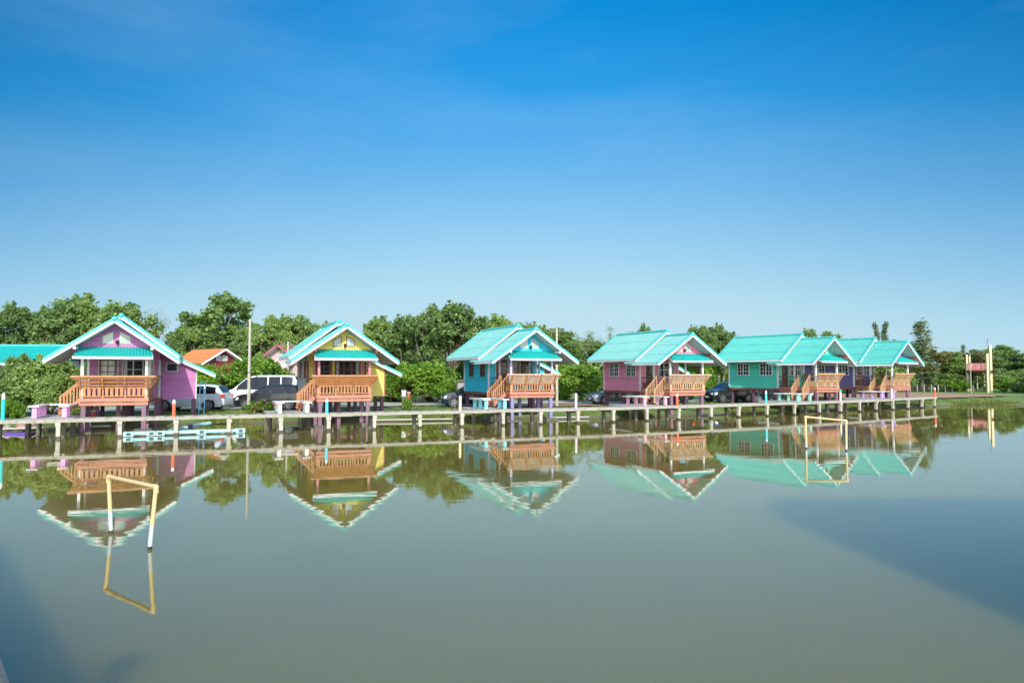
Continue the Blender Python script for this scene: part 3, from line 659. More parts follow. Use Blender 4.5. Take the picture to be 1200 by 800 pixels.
# ------------------------------------------------------------------ benches on side platforms
BENCH = [(42, 77, pm('pink_leg_paint', (0.70, 0.30, 0.55)), 'white topped bench with pink legs beside the lilac bungalow\'s stairs', 2.4),
 (329, 361, pm('cream_white_leg_paint', (0.72, 0.70, 0.55)), 'white topped bench with cream legs beside the yellow bungalow\'s stairs', 2.2),
 (570, 592, pm('pale_cyan_leg_paint', (0.20, 0.60, 0.62)), 'white topped bench with pale cyan legs beside the blue bungalow\'s stairs', 2.2),
 (755.6, 779, pm('rose_leg_paint', (0.72, 0.34, 0.40)), 'white topped bench with rose legs beside the pink red bungalow\'s stairs', 2.2),
 (935, 949.5, pm('mint_leg_paint', (0.25, 0.62, 0.45)), 'mint green bench beside the green bungalow\'s stairs', 1.9),
 (1033, 1047, pm('violet_leg_paint', (0.50, 0.32, 0.66)), 'bench with violet legs beside the purple bungalow\'s stairs', 1.9)]
slabm = aged('bench_slab_concrete', (0.60, 0.58, 0.54), 0.5, (0.3, 0.28, 0.24), 0.7)
for i, (pa, pb_, lm, lab, dep) in enumerate(BENCH):
    qa, d = walk_at(pa); yaw = R(HOUSES[i][2]); n = Vector((-math.sin(yaw), math.cos(yaw), 0)); ex = Vector((math.cos(yaw), math.sin(yaw), 0))
    # a = where the pixel column meets the back part of the deck
    r = (pa - 600) / F; nn = Vector((-d.y, d.x, 0)); q = qa + nn * 1.15
    t = (r * q.y - q.x) / (d.x - r * d.y); A = q + d * t
    r = (pb_ - 600) / F; t = (r * q.y - q.x) / (d.x - r * d.y); B = q + d * t
    wdt = (B - A).dot(ex)
    t = thing('bench', lab, 'bench', (A.x, A.y, DZ + 0.01), yaw, 'benches on the boardwalk\'s side platforms')
    sb = MB().box(-.22, -.12, .485, .20, dep, .55)
    sb.box(.203, dep - .42, .485, wdt - .203, dep, .548); sb.box(wdt - .2, -.12, .485, wdt + .2, dep, .549)
    sb.build('seat_slab', slabm, t)
    for k in range(3): y = k * (dep - .4) / 2; MB().box(-.09, y, 0, .09, y + .14, .48).build('leg', lm, t)
    for k in range(2): y = k * .8; MB().box(wdt - .09, y, 0, wdt + .09, y + .14, .48).build('leg', lm, t)
    # platform (part of the boardwalk)
    P = [A + ex * -.55 + n * -.2, A + ex * (wdt + .35) + n * -.2, A + ex * (wdt + .35) + n * (dep + 1.1), A + ex * -.55 + n * (dep + 1.1)]
    MB().prism_z([(v.x, v.y) for v in P], DZ - 0.13, DZ - 0.012).build('side_platform', M['deck'], WALKROOT)
    for u in (-.4, wdt + .2):
        for vv in (1.0, dep + .8):
            c = A + ex * u + n * vv; MB().cbox(c.x, c.y, -.1, .17, .17, 1.65).build('post', M['concrete2'], WALKROOT)

# ------------------------------------------------------------------ frames in the water, raft, pipes
cream = aged('cream_yellow_pipe', (0.66, 0.48, 0.23), 0.7, (0.55, 0.45, 0.3), 0.45)
paleb = aged('pale_blue_white_pipe', (0.50, 0.58, 0.60), 0.6, (0.4, 0.45, 0.4), 0.45)
def frame(b0, b1, t0, t1, r, wf, label):
    t = thing('pipe_goal', label, 'pipe goal', b0, 0, 'yellow pipe goals standing in the pond'); b0 = Vector(b0); b1 = Vector(b1); t0 = Vector(t0); t1 = Vector(t1); O = b0
    mid0 = b0.lerp(t0, wf); mid1 = b1.lerp(t1, wf); w0 = b0.lerp(t0, 0.05); w1 = b1.lerp(t1, 0.05)
    MB().tube([mid0 - O, t0 - O, t1 - O, mid1 - O], r, 12).build('upper_pipe', cream, t, smooth=True)
    for a, m_ in ((w0, mid0), (w1, mid1)): MB().cyl(a - O, m_ - O, r * 1.01, n=12).build('lower_pipe', paleb, t, smooth=True)
    for bb, a in ((b0, w0), (b1, w1)): MB().cyl(bb - O + (bb - a) * 9, a - O, r * 1.05, n=12).build('wet_foot', M['wetfoot'], t, smooth=True)
    jb = MB()
    for p, q in ((t0, t1), (t1, t0)):
        dd = (q - p).normalized() * r * 3; jb.cyl(p - O, p - O + dd, r * 1.22, n=12); jb.cyl(p - O, p - O - Vector((0, 0, r * 3)), r * 1.22, n=12); jb.ball(p - O, r * 1.25, 12, 8)
    jb.build('elbow', cream, t, smooth=True)
frame(at(135.5, 12.65), at(180.5, 11.5), at(131, 12.65, zat(557, 12.65)), at(186.5, 11.5, zat(569, 11.5)), 0.034, 0.38, 'yellow pipe goal in the pond close by, in front of the lilac bungalow')
frame(at(943, 26.8), at(989.5, 26.1), at(942.5, 26.8, zat(488, 26.8)), at(990, 26.1, zat(492.5, 26.1)), 0.037, 0.22, 'yellow pipe goal far out in the pond, in front of the green bungalow')

rc = aged('cyan_raft_pipe', (0.34, 0.58, 0.58), 0.6, (0.08, 0.38, 0.42), 0.4); rcd = mat('dark_raft_gap', (0.02, 0.06, 0.07), 0.5)
t = thing('pipe_raft', 'pale cyan plastic pipe raft floating under the boardwalk', 'raft', at(153, 32.0, 0))
O = at(153, 32.0, 0)
a = at(153, 32.0, .12) - O; b = at(287, 34.0, .12) - O
dirr = (b - a).normalized(); nr = Vector((-dirr.y, dirr.x, 0))
for k, off in enumerate((0, 0.28)): MB().cyl(a + nr * off, b + nr * off, 0.085, n=12).build('float_pipe', rc, t, smooth=True)
for f in (0.0, .19, .26, .62, .97):
    c = a + (b - a) * f; bx = MB()
    for s in (-.16, .16): bx.beam(c + dirr * s - nr * .16, c + dirr * s + nr * .5, 0.09, 0.20)
    bx.beam(c - dirr * .2 - nr * .16, c + dirr * .2 - nr * .16, 0.05, 0.20)
    bx.build('coupling', rc, t); MB().beam(c - dirr * .09 - nr * .195, c + dirr * .09 - nr * .195, 0.02, 0.13).build('slot', rcd, t)
a2 = at(200, 33.2, .16) - O; b2 = at(248, 35.5, .36) - O
t = thing('pipe_raft', 'short cyan plastic pipe raft lying aslant behind the long one', 'raft', O)
MB().cyl(a2, b2, 0.08, n=12).cyl(a2 + nr * .3, b2 + nr * .3, 0.08, n=12).build('float_pipe', rc, t, smooth=True)
MB().beam(a2.lerp(b2, .5) - nr * .2, a2.lerp(b2, .5) + nr * .5, 0.22, 0.2).build('coupling', rcd, t)

# pale water pipe along the shore
pw = aged('white_water_pipe', (0.42, 0.41, 0.37), 0.5, (0.4, 0.38, 0.3), 0.5)
def shore_y(px):
    for (a, ya), (b, yb) in zip(SHORE[:-1], SHORE[1:]):
        if a <= px <= b: return ya + (yb - ya) * (px - a) / (b - a)
pts = [at(p, shore_y(p) - 0.5, 0.17 + 0.02 * math.sin(p)) for p in (-60, 0, 40, 90, 132)]
tag(MB().tube(pts, 0.04, 8).build('water_pipe', pw, smooth=True), 'pale water pipe lying along the left bank', 'pipe')
pts = [at(p, shore_y(p) - 0.6, 0.12) for p in (425, 460, 500, 530)]
tag(MB().tube(pts, 0.04, 8).build('water_pipe', pw, smooth=True), 'pale water pipe on the bank between the yellow and the blue bungalow', 'pipe')
pts = [at(p, shore_y(p) - 0.6, 0.12) for p in (640, 660, 690)]
tag(MB().tube(pts, 0.04, 8).build('water_pipe', pw, smooth=True), 'pale water pipe on the bank right of the blue bungalow', 'pipe')
# purple board afloat at left
c = at(26, 33.2, 0.02); tag(MB().cbox(c.x, c.y, 0.03, 1.25, .3, .1).build('floating_board', mat('violet_board', (0.10, 0.05, 0.35), 0.5)), 'violet board floating by the left bank', 'board')
# rocks on the left bank
rm = mat('rubble_stone', (0.34, 0.28, 0.24), 0.9, 0.3, 4, 0.5, 20); rm2 = mat('red_brick_rubble', (0.36, 0.15, 0.10), 0.9, 0.3, 4, 0.5, 20)
rk = random.Random(5)
cells = ['beside the teal post', 'near the floating violet board', 'under the big bush']
def rock(px, Y, s, m, lab):
    p = at(px, Y, 0.22); b = MB(); b.ball((0, 0, 0), s, 8, 5, .65)
    b.v = [(x * rk.uniform(.75, 1.2), y * rk.uniform(.8, 1.2), z * rk.uniform(.75, 1.15)) for x, y, z in b.v]
    o = b.build('rock', m); o.location = p; o.rotation_euler = (0, 0, rk.uniform(0, 6)); tag(o, lab, 'rock', 'loose rocks on the left bank')
for i in range(26):
    rock(rk.uniform(-15, 60), rk.uniform(34.6, 36.8), rk.uniform(.10, .34), rm if i % 3 else rm2, 'loose grey rock in the rubble on the left bank' if i % 3 else 'reddish broken brick in the rubble on the left bank')

# ------------------------------------------------------------------ near dock at lower left, halls behind the viewpoint (they shade the water)
t = thing('near_dock', 'corner of a weathered concrete dock at the lower left', 'dock', (0, 0, 0))
e0 = Vector((-1.6, 2.64)); e1 = Vector((-8.5, 10.65)); 
e0 = Vector((-3.18, 4.47)) + (Vector((-3.18, 4.47)) - Vector((-3.58, 4.93))) * 9; e1 = Vector((-3.18, 4.47)) + (Vector((-3.58, 4.93)) - Vector((-3.18, 4.47))) * 9
dd = (e1 - e0).normalized(); nn = Vector((-dd.y, dd.x))
e0 = e0 - nn * .07; e1 = e1 - nn * .07
MB().prism_z([tuple(e0), tuple(e1), tuple(e1 + nn * 2.5), tuple(e0 + nn * 2.5)], .68, .85).build('deck', M['concrete'], t)
for k in range(4):
    c = e0.lerp(e1, k / 3) + nn * .15; MB().cbox(c.x, c.y, -.1, .18, .18, 1.55).build('post', M['postc'], t)

t = thing('mooring_mast', 'tall timber mast on the near dock just left of the viewpoint', 'mast', (-2.03, 0.0, .85))
MB().cyl((0, 0, 0), (0, 0, 3.1), .12, .11, 12).build('shaft', M['woodd'], t, smooth=True); MB().cyl((0, 0, 3.1), (0, 0, 3.2), .15, .15, 12).build('cap', M['black'], t)

def hall(loc, yaw, wd, ln, eave, ridge, label, wallm):
    t = thing('waterside_hall', label, 'hall', loc, R(yaw))
    rf = MB()
    for s in (-1, 1): corr(rf, (0, 0, ridge), (s * wd / 2, 0, eave), (0, ln, 0), 3)
    rf.build('roof', M['roof'], t, smooth=True)
    sf = MB()
    for s in (-1, 1): slab(sf, [(0, .05, ridge - .05), (s * (wd / 2 - .05), .05, eave - .05), (s * (wd / 2 - .05), ln - .05, eave - .05), (0, ln - .05, ridge - .05)], .06)
    sf.build('soffit', M['soffit'], t)
    a = wd / 2 - .6
    k = (ridge - eave) / (wd / 2)
    MB().prism_y([(-a, .9), (a, .9), (a, eave + k * .6 - .12), (0, ridge - .12), (-a, eave + k * .6 - .12)], .7, ln - .7).build('wall', wallm, t)
    MB().box(-wd / 2, 0, .7, wd / 2, ln, .85).build('floor', M['deck'], t)
    for x in (-a, 0, a):
        for y in (.5, ln / 2, ln - .5): MB().cbox(x, y, -.1, .2, .2, 1.6).build('stilt', M['concrete2'], t)
hall((14.6, 3.0, 0), 90, 9.0, 6.6, 4.9, 6.4, 'turquoise roofed hall over the water right of the viewpoint', W_['green'])
hall((-2.46, -4.97, 0), 41, 6.0, 10.0, 4.2, 6.0, 'turquoise roofed hall on the dock left of the viewpoint', W_['lilac'])

# ------------------------------------------------------------------ vehicles
def paint(name, c, rough=0.25):
    m = mat(name, c, rough, 0.05, 1.0, spec=0.5, coat=0.35); return m
M['tyre'] = mat('tyre_rubber', (0.02, 0.02, 0.02), 0.8, 0.1); M['rim'] = mat('alloy_rim', (0.30, 0.30, 0.32), 0.35, 0.1, metal=0.8)
M['lampw'] = mat('headlamp_lens', (0.7, 0.72, 0.75), 0.1, 0.05, spec=1.0); M['lampr'] = mat('tail_lamp_lens', (0.5, 0.015, 0.015), 0.15, 0.05, spec=1.0)
M['carglass'] = mat('car_window_glass', (0.008, 0.010, 0.012), 0.05, 0.05, spec=0.45)
KIND = {  # station x (front = 0), top z, kind; belt height; width; wheels; glass ranges
 'van': dict(L=5.3, W=1.9, top=[(0, .62), (.05, .95), (.55, 1.15), (.95, 1.30), (1.75, 2.02), (2.1, 2.17), (2.6, 2.24), (4.8, 2.24), (5.15, 2.16), (5.27, 1.95), (5.3, .6)], belt=1.22, wheels=(.95, 4.15), r=.34,
             wind=(.98, 1.72), side=[(1.25, 1.95), (2.05, 3.3), (3.38, 4.2), (4.28, 5.05)], zc=.22),
 'suv': dict(L=4.6, W=1.85, top=[(0, .6), (.04, .82), (.25, .98), (1.15, 1.12), (1.95, 1.60), (2.25, 1.68), (3.5, 1.68), (4.15, 1.58), (4.5, 1.12), (4.58, .9), (4.6, .55)], belt=1.06, wheels=(.87, 3.62), r=.36,
             wind=(1.2, 1.92), side=[(1.55, 2.35), (2.42, 3.3), (3.38, 4.05)], zc=.24),
 'sedan': dict(L=4.4, W=1.72, top=[(0, .55), (.04, .72), (.25, .84), (1.15, .98), (1.95, 1.40), (2.3, 1.47), (3.0, 1.45), (3.75, 1.08), (4.25, 1.02), (4.38, .85), (4.4, .5)], belt=.94, wheels=(.85, 3.45), r=.31,
               wind=(1.2, 1.92), side=[(1.5, 2.3), (2.37, 3.2)], zc=.18),
 'pickup': dict(L=5.2, W=1.85, top=[(0, .65), (.04, .9), (.25, 1.06), (1.25, 1.18), (1.9, 1.66), (2.15, 1.75), (3.1, 1.75), (3.42, 1.66), (3.62, 1.12), (3.64, 1.10), (5.15, 1.10), (5.2, .6)], belt=1.08, wheels=(.95, 4.05), r=.38,
               wind=(1.3, 1.86), side=[(1.6, 2.3), (2.37, 3.2)], zc=.3)}
def vehicle(kind, pos, yaw, pm_, label, cat, name=None):
    K = KIND[kind]; t = thing(name or ('parked_' + kind), label, cat, pos, yaw, 'vehicles parked on the road behind the bungalows')
    W, L, belt = K['W'] / 2, K['L'], K['belt']
    xs = sorted(set([x for x, z in K['top']] + [i * L / 40 for i in range(41)] + [v for ab in K['side'] for v in ab] + list(K['wind'])))
    tx = [x for x, z in K['top']]; tz = [z for x, z in K['top']]
    body = MB(); glass = MB(); rings = []
    for x in xs:
        zt = float(np.interp(x, tx, tz)); u = abs(x - L / 2) / (L / 2); wx = W * (1 - 0.13 * u ** 5)
        zb = K['zc'] + (0.12 if u > .93 else 0); bz = min(belt + 0.03 * (x / L), zt - 0.02); bz = max(bz, zb + .1)
        hh = max(zt - bz, 0.02); tw = wx - 0.03 - hh * 0.22
        ring = [(wx * .95, zb), (wx, zb + .12), (wx * 1.005, (zb + bz) / 2 + .05), (wx * .985, bz), (tw + .02, max(zt - .10, bz + .008)), (tw - .07, zt - .015), (tw * .5, zt + .01)]
        rings.append([(x, -y, z) for y, z in ring] + [(x, y, z) for y, z in ring[::-1]])
    n = len(rings[0]); V = [v for r_ in rings for v in r_]
    for i in range(len(xs) - 1):
        xm = (xs[i] + xs[i + 1]) / 2
        for j in range(n - 1):
            f = (i * n + j, (i + 1) * n + j, (i + 1) * n + j + 1, i * n + j + 1)
            isg = False
            if j in (3, n - 5) and any(a < xm < b for a, b in K['side']): isg = True
            if j in (5, 6, 7) and K['wind'][0] < xm < K['wind'][1]: isg = True
            if kind in ('suv', 'van') and j in (5, 6, 7) and (4.18 if kind == 'suv' else 5.16) < xm < (4.48 if kind == 'suv' else 5.28): isg = True
            (glass if isg else body).f.append(f)
        body.f.append((i * n + n - 1, (i + 1) * n + n - 1, (i + 1) * n, i * n))
    body.f.append(tuple(range(n))[::-1]); body.f.append(tuple((len(xs) - 1) * n + k for k in range(n)))
    body.v = V; glass.v = V
    for q_ in (body, glass):
        used = sorted(set(i for f in q_.f for i in f)); mp_ = {a: b for b, a in enumerate(used)}; q_.v = [V[i] for i in used]; q_.f = [tuple(mp_[i] for i in f) for f in q_.f]
    bo = body.build('body', pm_, t, smooth=True); glass.build('windows', M['carglass'], bo, smooth=True)
    for wx_ in K['wheels']:
        for s in (-1, 1):
            yy = s * (W - .10); ye = s * (W + .012)
            MB().cyl((wx_, s * (W - .3), K['r'] + .02), (wx_, s * (W + .006), K['r'] + .04), K['r'] * 1.17, n=20).build('wheel_arch', M['black'], bo)
            wo = MB().cyl((wx_, s * (W - .2), K['r']), (wx_, s * (W + .03), K['r']), K['r'], n=20).build('wheel', M['tyre'], t, smooth=True)
            rm_ = MB().cyl((wx_, s * (W), K['r']), (wx_, s * (W + .036), K['r']), K['r'] * .22, n=12)
            for k in range(5):
                a = k * 2 * math.pi / 5; rm_.beam((wx_, s * (W + .034), K['r']), (wx_ + math.cos(a) * K['r'] * .62, s * (W + .034), K['r'] + math.sin(a) * K['r'] * .62), .075, .012, (0, 1, 0))
            for k in range(16):
                a = k * math.pi / 8; b_ = a + math.pi / 8
                rm_.beam((wx_ + math.cos(a) * K['r'] * .63, s * (W + .034), K['r'] + math.sin(a) * K['r'] * .63), (wx_ + math.cos(b_) * K['r'] * .63, s * (W + .034), K['r'] + math.sin(b_) * K['r'] * .63), .045, .012, (0, 1, 0))
            rm_.build('rim', M['rim'], wo)
    zf = np.interp(.2, tx, tz)
    for s in (-1, 1):
        MB().add([(.02, s * (W * .86), zf - .30), (.30, s * (W * .995), zf - .26), (.36, s * (W * .99), zf - .09), (.05, s * (W * .84), zf - .13), (.0, s * W * .5, zf - .28), (.0, s * W * .5, zf - .15)], [(0, 1, 2, 3), (0, 3, 5, 4), (3, 2, 1, 0), (4, 5, 3, 0)]).build('headlight', M['lampw'], t)
        MB().cbox(L - .10, s * (W * .90), belt - .12, .24, .16, .24).build('taillight', M['lampr'], t, bevel=.03)
        MB().cbox(K['wind'][0] + .32, s * (W + .08), belt + .06, .10, .2, .14).build('wing_mirror', pm_ if kind != 'van' else M['black'], t, bevel=.02)
    MB().box(-.02, -W * .7, K['zc'] + .12, .02, W * .7, K['zc'] + .3).build('grille', M['black'], t)
    MB().box(-.028, -.24, K['zc'] + .18, -.021, .24, K['zc'] + .29).build('number_plate', M['white'], t)
    lb = MB()
    for a, b_ in K['side'][:2]:
        for s in (-1, 1): lb.cbox(b_ - .1, s * (W * 1.0 + .004), belt - .12, .16, .03, .03)
    lb.build('handle', M['black'] if kind == 'van' else pm_, bo)
    if kind == 'pickup': MB().box(3.72, -W + .1, 1.10, 5.1, W - .1, 1.115).build('load_bed', M['black'], t)
    return t
white_p = paint('white_car_paint', (0.78, 0.79, 0.80)); dk = paint('black_car_paint', (0.01, 0.012, 0.016)); nb_ = paint('dark_blue_car_paint', (0.008, 0.014, 0.035))
grey_p = paint('grey_car_paint', (0.16, 0.18, 0.22)); red_p = paint('dark_red_car_paint', (0.28, 0.015, 0.03)); slv = paint('silver_car_paint', (0.55, 0.58, 0.62))
def V3(px, Y, z=0.478): return tuple(at(px, Y, z))
vehicle('van', V3(262.5, 51.0), R(4), white_p, 'long white passenger van with high roof, left of the yellow bungalow', 'van')
vehicle('suv', V3(279, 47.6, .44), R(5), dk, 'black SUV parked in front of the white van', 'SUV')
vehicle('suv', V3(185, 46.5, .45), R(3), slv, 'silver white SUV behind the lilac bungalow, tail lamp showing', 'SUV')
vehicle('pickup', V3(453, 60.5), R(25), red_p, 'dark red pickup right of the yellow bungalow', 'pickup')
vehicle('pickup', V3(466, 66), R(12), dk, 'black pickup behind the dark red one, under the mango tree', 'pickup')
vehicle('suv', V3(516, 50.5, .44), R(14), nb_, 'dark blue SUV half hidden behind the blue bungalow', 'SUV')
vehicle('sedan', V3(691, 55.5), R(18), grey_p, 'grey sedan parked left of the pink red bungalow', 'car')
vehicle('sedan', V3(753, 58), R(20), dk, 'black sedan behind the pink red bungalow\'s porch', 'car')
vehicle('suv', V3(828, 59.5, .44), R(24), dk, 'dark car between the pink red and the green bungalow', 'car', 'parked_car')
vehicle('sedan', V3(868, 63), R(25), nb_, 'dark sedan seen under the green bungalow', 'car')

# ------------------------------------------------------------------ small things ashore
t = thing('ladder_frame', 'thin blue metal frame leaning by the lilac bungalow\'s right wing', 'ladder', at(234, 41.3, .35), 0.3)
MB().tube([(0, 0, -.1), (.05, .1, 1.95), (.35, .1, 1.95), (.27, 0, -.1)], .022, 6).build('rail', mat('blue_frame_paint', (0.06, 0.25, 0.42), 0.5), t)
sg = MB()
for z in (.4, .8, 1.2, 1.6): sg.cyl((.01, .03, z), (.31, .03, z), .015, n=6)
sg.build('rung', bpy.data.materials['blue_frame_paint'], t)
t = thing('tub', 'red and white tub under the lilac bungalow', 'tub', at(108, 35.6, .55))
MB().cyl((0, 0, 0), (0, 0, .38), .22, .27, 14).build('bucket', mat('red_plastic', (0.55, 0.10, 0.09), 0.4), t); MB().cyl((0, 0, .38), (0, 0, .44), .29, .29, 14).build('lid', M['white'], t)
t = thing('stand', 'small grey stand behind the leafy shrub right of the yellow bungalow', 'stand', at(474, 50.5, .44), 0)
tb = MB()
for x in (-.09, .11): tb.box(x - .035, -.04, 0, x + .035, .04, .75)
tb.build('leg', M['concrete'], t); MB().box(-.2, -.15, .75, .22, .15, .80).build('top', M['concrete'], t)
t = thing('bucket', 'white bucket on the small grey stand', 'bucket', at(473.5, 50.5, 1.245)); MB().cyl((0, 0, 0), (0, 0, .42), .15, .19, 14).build('tub', M['white'], t); MB().tube([(-.18, 0, .4), (-.1, 0, .55), (.1, 0, .55), (.18, 0, .4)], .01, 5).build('handle', M['black'], t)
t = thing('bucket', 'orange red bucket beside the white one', 'bucket', at(479.3, 50.7, .99)); MB().cyl((0, 0, 0), (0, 0, .5), .10, .13, 14).build('tub', mat('orange_red_plastic', (0.65, 0.13, 0.05), 0.4), t); MB().cyl((0, 0, .5), (0, 0, .54), .14, .14, 12).build('rim', M['white'], t)
MB().cyl((0, 0, -.53), (0, 0, 0), .05, .05, 8).build('foot', M['concrete'], t)
t = thing('sack', 'white sack lying under the green bungalow', 'sack', at(888, 58.5, .45)); b = MB().ball((0, 0, .3), .34, 12, 8, .95); b.v = [(x * random.uniform(.85, 1.1), y * random.uniform(.85, 1.1), z * random.uniform(.9, 1.05)) for x, y, z in b.v]; b.build('bag', M['white'], t, smooth=True); MB().cyl((0, 0, .58), (.03, 0, .74), .05, .10, 8).build('tied_neck', M['white'], t)

# ------------------------------------------------------------------ poles and wires
def pole(px, Y, ytop, r, label, bars=1, z0=.4, lean=0.0):
    t = thing('utility_pole', label, 'pole', at(px, Y, z0)); h = zat(ytop, Y) - z0
    MB().add(*taper((0, 0, -.4), (lean, 0, h), r * 1.25, r * .8)).build('shaft', M['postc'], t)
    for k in range(bars):
        z = h - .25 - k * .6; MB().beam((-.55, 0, z), (.55, 0, z), .08, .09).build('cross_arm', M['concrete2'], t)
        for x in (-.45, 0.0, .45): MB().cyl((x, -.02, z + .05), (x, -.02, z + .2), .035, .05, 8).build('insulator', M['woodd'], t)
    return t, h
def taper(p0, p1, a, b):
    m = MB(); m.cyl(p0, p1, a * 1.2, b * 1.2, 4); return m.v, m.f
pole(292.5, 46.2, 374, .085, 'slim concrete pole in front of the black SUV', 0, .4)
pole(337.5, 62, 400, .1, 'short concrete pole before the mauve roofed house', 1)
pole(652.5, 52.5, 384, .095, 'concrete utility pole right behind the blue bungalow', 1)
pole(1160 - 23, 88, 414, .035, 'thin dark mast beside the yellow columned tower', 0)
pole(699.5, 68, 448, .12, 'short concrete stump post beyond the grey sedan', 0)
pole(842, 66, 440, .1, 'thin white pole between the pink red and the green bungalow', 0)
def wire(name, a, b, sag, r, label):
    a = Vector(a); b = Vector(b); n = 24; pts = [a.lerp(b, i / n) - Vector((0, 0, sag * 4 * (i / n) * (1 - i / n))) for i in range(n + 1)]
    m = MB()
    for p, q in zip(pts[:-1], pts[1:]): m.cyl(p, q, r, n=4, caps=False)
    tag(m.build(name, M['black']), label, 'wire')
wire('power_wire', at(1098, 92, zat(408, 92)), at(1280, 92, zat(409, 92)), .25, .02, 'upper of the two wires above the yellow columned tower')
wire('power_wire', at(1136, 93, zat(412, 93)), at(1280, 93, zat(419, 93)), .6, .022, 'lower sagging wire right of the yellow columned tower')
wire('power_wire', at(652, 52.5, zat(388, 52.5)), at(760, 90, zat(398, 90)), .6, .016, 'thin wire running from the pole behind the blue bungalow')
wire('power_wire', at(337, 62, zat(403, 62)), at(160, 66, zat(398, 66)), .6, .014, 'thin wire left of the pole before the mauve roofed house')

wire('drop_cable', at(214, 46, zat(437, 46)), at(292.5, 46.1, zat(436, 46.1)), .12, .013, 'thin cable from the lilac bungalow to the slim pole')
wire('drop_cable', at(292.5, 46.1, zat(436, 46.1)), at(352, 45, zat(424, 45)), .25, .013, 'thin cable from the slim pole to the yellow bungalow')
# ------------------------------------------------------------------ yellow columned tower at right
yel = aged('yellow_column_paint', (0.62, 0.54, 0.30), 0.5, (0.4, 0.33, 0.2), 0.6); pkb = aged('pink_red_rail_paint', (0.62, 0.22, 0.22), 0.4, (0.5, 0.4, 0.36), 0.6)
def tower():
    B = at(1158.3, 92, .4); t = thing('lookout_tower', 'lookout tower with yellow columns and pink railing on the right bank', 'tower', B)
    def L(px, Y): return at(px, Y, .4) - B
    s = Y0 = 92
    cols = [(1156.6, 92, 414, .17), (1160.3, 92.6, 404.5, .2), (1132.7, 97, 415.5, .16), (1136, 101, 417, .15), (1152.5, 103, 440, .14), (1144.3, 104, 440, .12)]
    for px, Y, yt, r in cols:
        c = L(px, Y); h = zat(yt, Y) - .4; MB().box(c.x - r * .72, c.y - r * .72, -.3, c.x + r * .72, c.y + r * .72, h).build('column', yel, t)
    c0 = L(1131.5, 97); c1 = L(1163.5, 92); c2 = L(1155, 103); c3 = L(1135, 102.5)
    zf = zat(434, 93) - .4
    MB().prism_z([(c0.x, c0.y), (c1.x, c1.y - .3), (c2.x + 1.2, c2.y), (c3.x, c3.y)], zf - .22, zf).build('platform', M['redbeam'], t)
    r0 = L(1133.5, 97); r1 = L(1155.5, 92.6); rb = MB()
    for z in (.12, 1.0): rb.beam(r0 + Vector((0, 0, zf + z)), r1 + Vector((0, 0, zf + z)), .06, .08)
    for k in range(12): p = r0.lerp(r1, (k + .5) / 12); rb.cbox(p.x, p.y, zf + .55, .085, .03, .85)
    rb.build('railing', pkb, t)
    r0 = L(1136, 101); r1 = L(1153, 103); rb = MB()
    for z in (.12, 1.0): rb.beam(r0 + Vector((0, 0, zf + z)), r1 + Vector((0, 0, zf + z)), .06, .08)
    for k in range(11): p = r0.lerp(r1, (k + .5) / 11); rb.cbox(p.x, p.y, zf + .55, .085, .03, .85)
    rb.build('railing', pkb, t)
    c = L(1157, 92); MB().cyl((c.x, c.y, zat(404, 92) - .4), (c.x + .1, c.y, zat(396, 92) - .4), .03, n=6).build('lightning_rod', M['black'], t)
tower()

# ------------------------------------------------------------------ houses behind
def gable_house(name, loc, yaw, wd, ln, z0, eave, ridge, wm, rmt, label, over=.8, extra=None, trim=M['white']):
    t = thing(name, label, 'house', loc, R(yaw)); a = wd / 2; k = (ridge - eave) / (a + over)
    MB().prism_y([(-a, z0), (a, z0), (a, eave + k * over - .15), (0, ridge - .15), (-a, eave + k * over - .15)], .8, ln).build('wall', wm, t)
    rf = MB()
    for s in (-1, 1): corr(rf, (0, 0, ridge), (s * (a + over), 0, eave), (0, ln + over, 0), 3, .3, .03)
    rf.build('roof', rmt, t, smooth=True)
    sb = MB()
    for s in (-1, 1): slab(sb, [(0, .05, ridge - .05), (s * (a + over - .05), .05, eave - .05), (s * (a + over - .05), ln + over - .05, eave - .05), (0, ln + over - .05, ridge - .05)], .06)
    sb.build('soffit', M['soffit'], t)
    bb = MB()
    for s in (-1, 1): bb.beam((0, -.03, ridge - .06), (s * (a + over), -.03, eave - .06), .05, .17)
    bb.build('bargeboard', trim, t)
    if extra: extra(t, a, k)
    return t
oranger = aged('orange_roof_tile', (0.50, 0.17, 0.055), 0.6, (0.40, 0.20, 0.10), 0.6); mauver = aged('mauve_roof_tile', (0.42, 0.13, 0.17), 0.4, (0.32, 0.18, 0.18), 0.6)
dred = walls('dark_red_house_wall', (0.13, 0.014, 0.022)); pinkw = aged('pale_pink_wall', (0.55, 0.42, 0.42), 0.3, (0.4, 0.3, 0.3), 0.8); greywall = aged('grey_rendered_wall', (0.30, 0.29, 0.33), 0.4, (0.2, 0.2, 0.2), 0.85)
def ex1(t, a, k):
    for x, z in ((-.30, 4.35), (.30, 4.35)):
        f = MB().box(x - .24, .77, z - .26, x + .24, .799, z + .26).build('window', M['white'], t); MB().box(x - .18, .755, z - .20, x + .18, .769, z + .20).build('pane', M['gglass'], f)
    rf = MB(); corr(rf, (-1.4, .8, 3.55), (-1.5, -.5, 3.0), (2.8, 0, 0), 1, .25, .03); rf.build('awning', dredroof, t)
    MB().box(-1.2, .75, .4, -.4, .79, 2.5).build('door', M['woodd'], t); MB().box(.2, .76, 1.4, 1.2, .79, 2.5).build('window', M['white'], t)
dredroof = aged('dark_red_awning_tile', (0.30, 0.02, 0.04), 0.2, (0.2, 0.06, 0.06), 0.5)
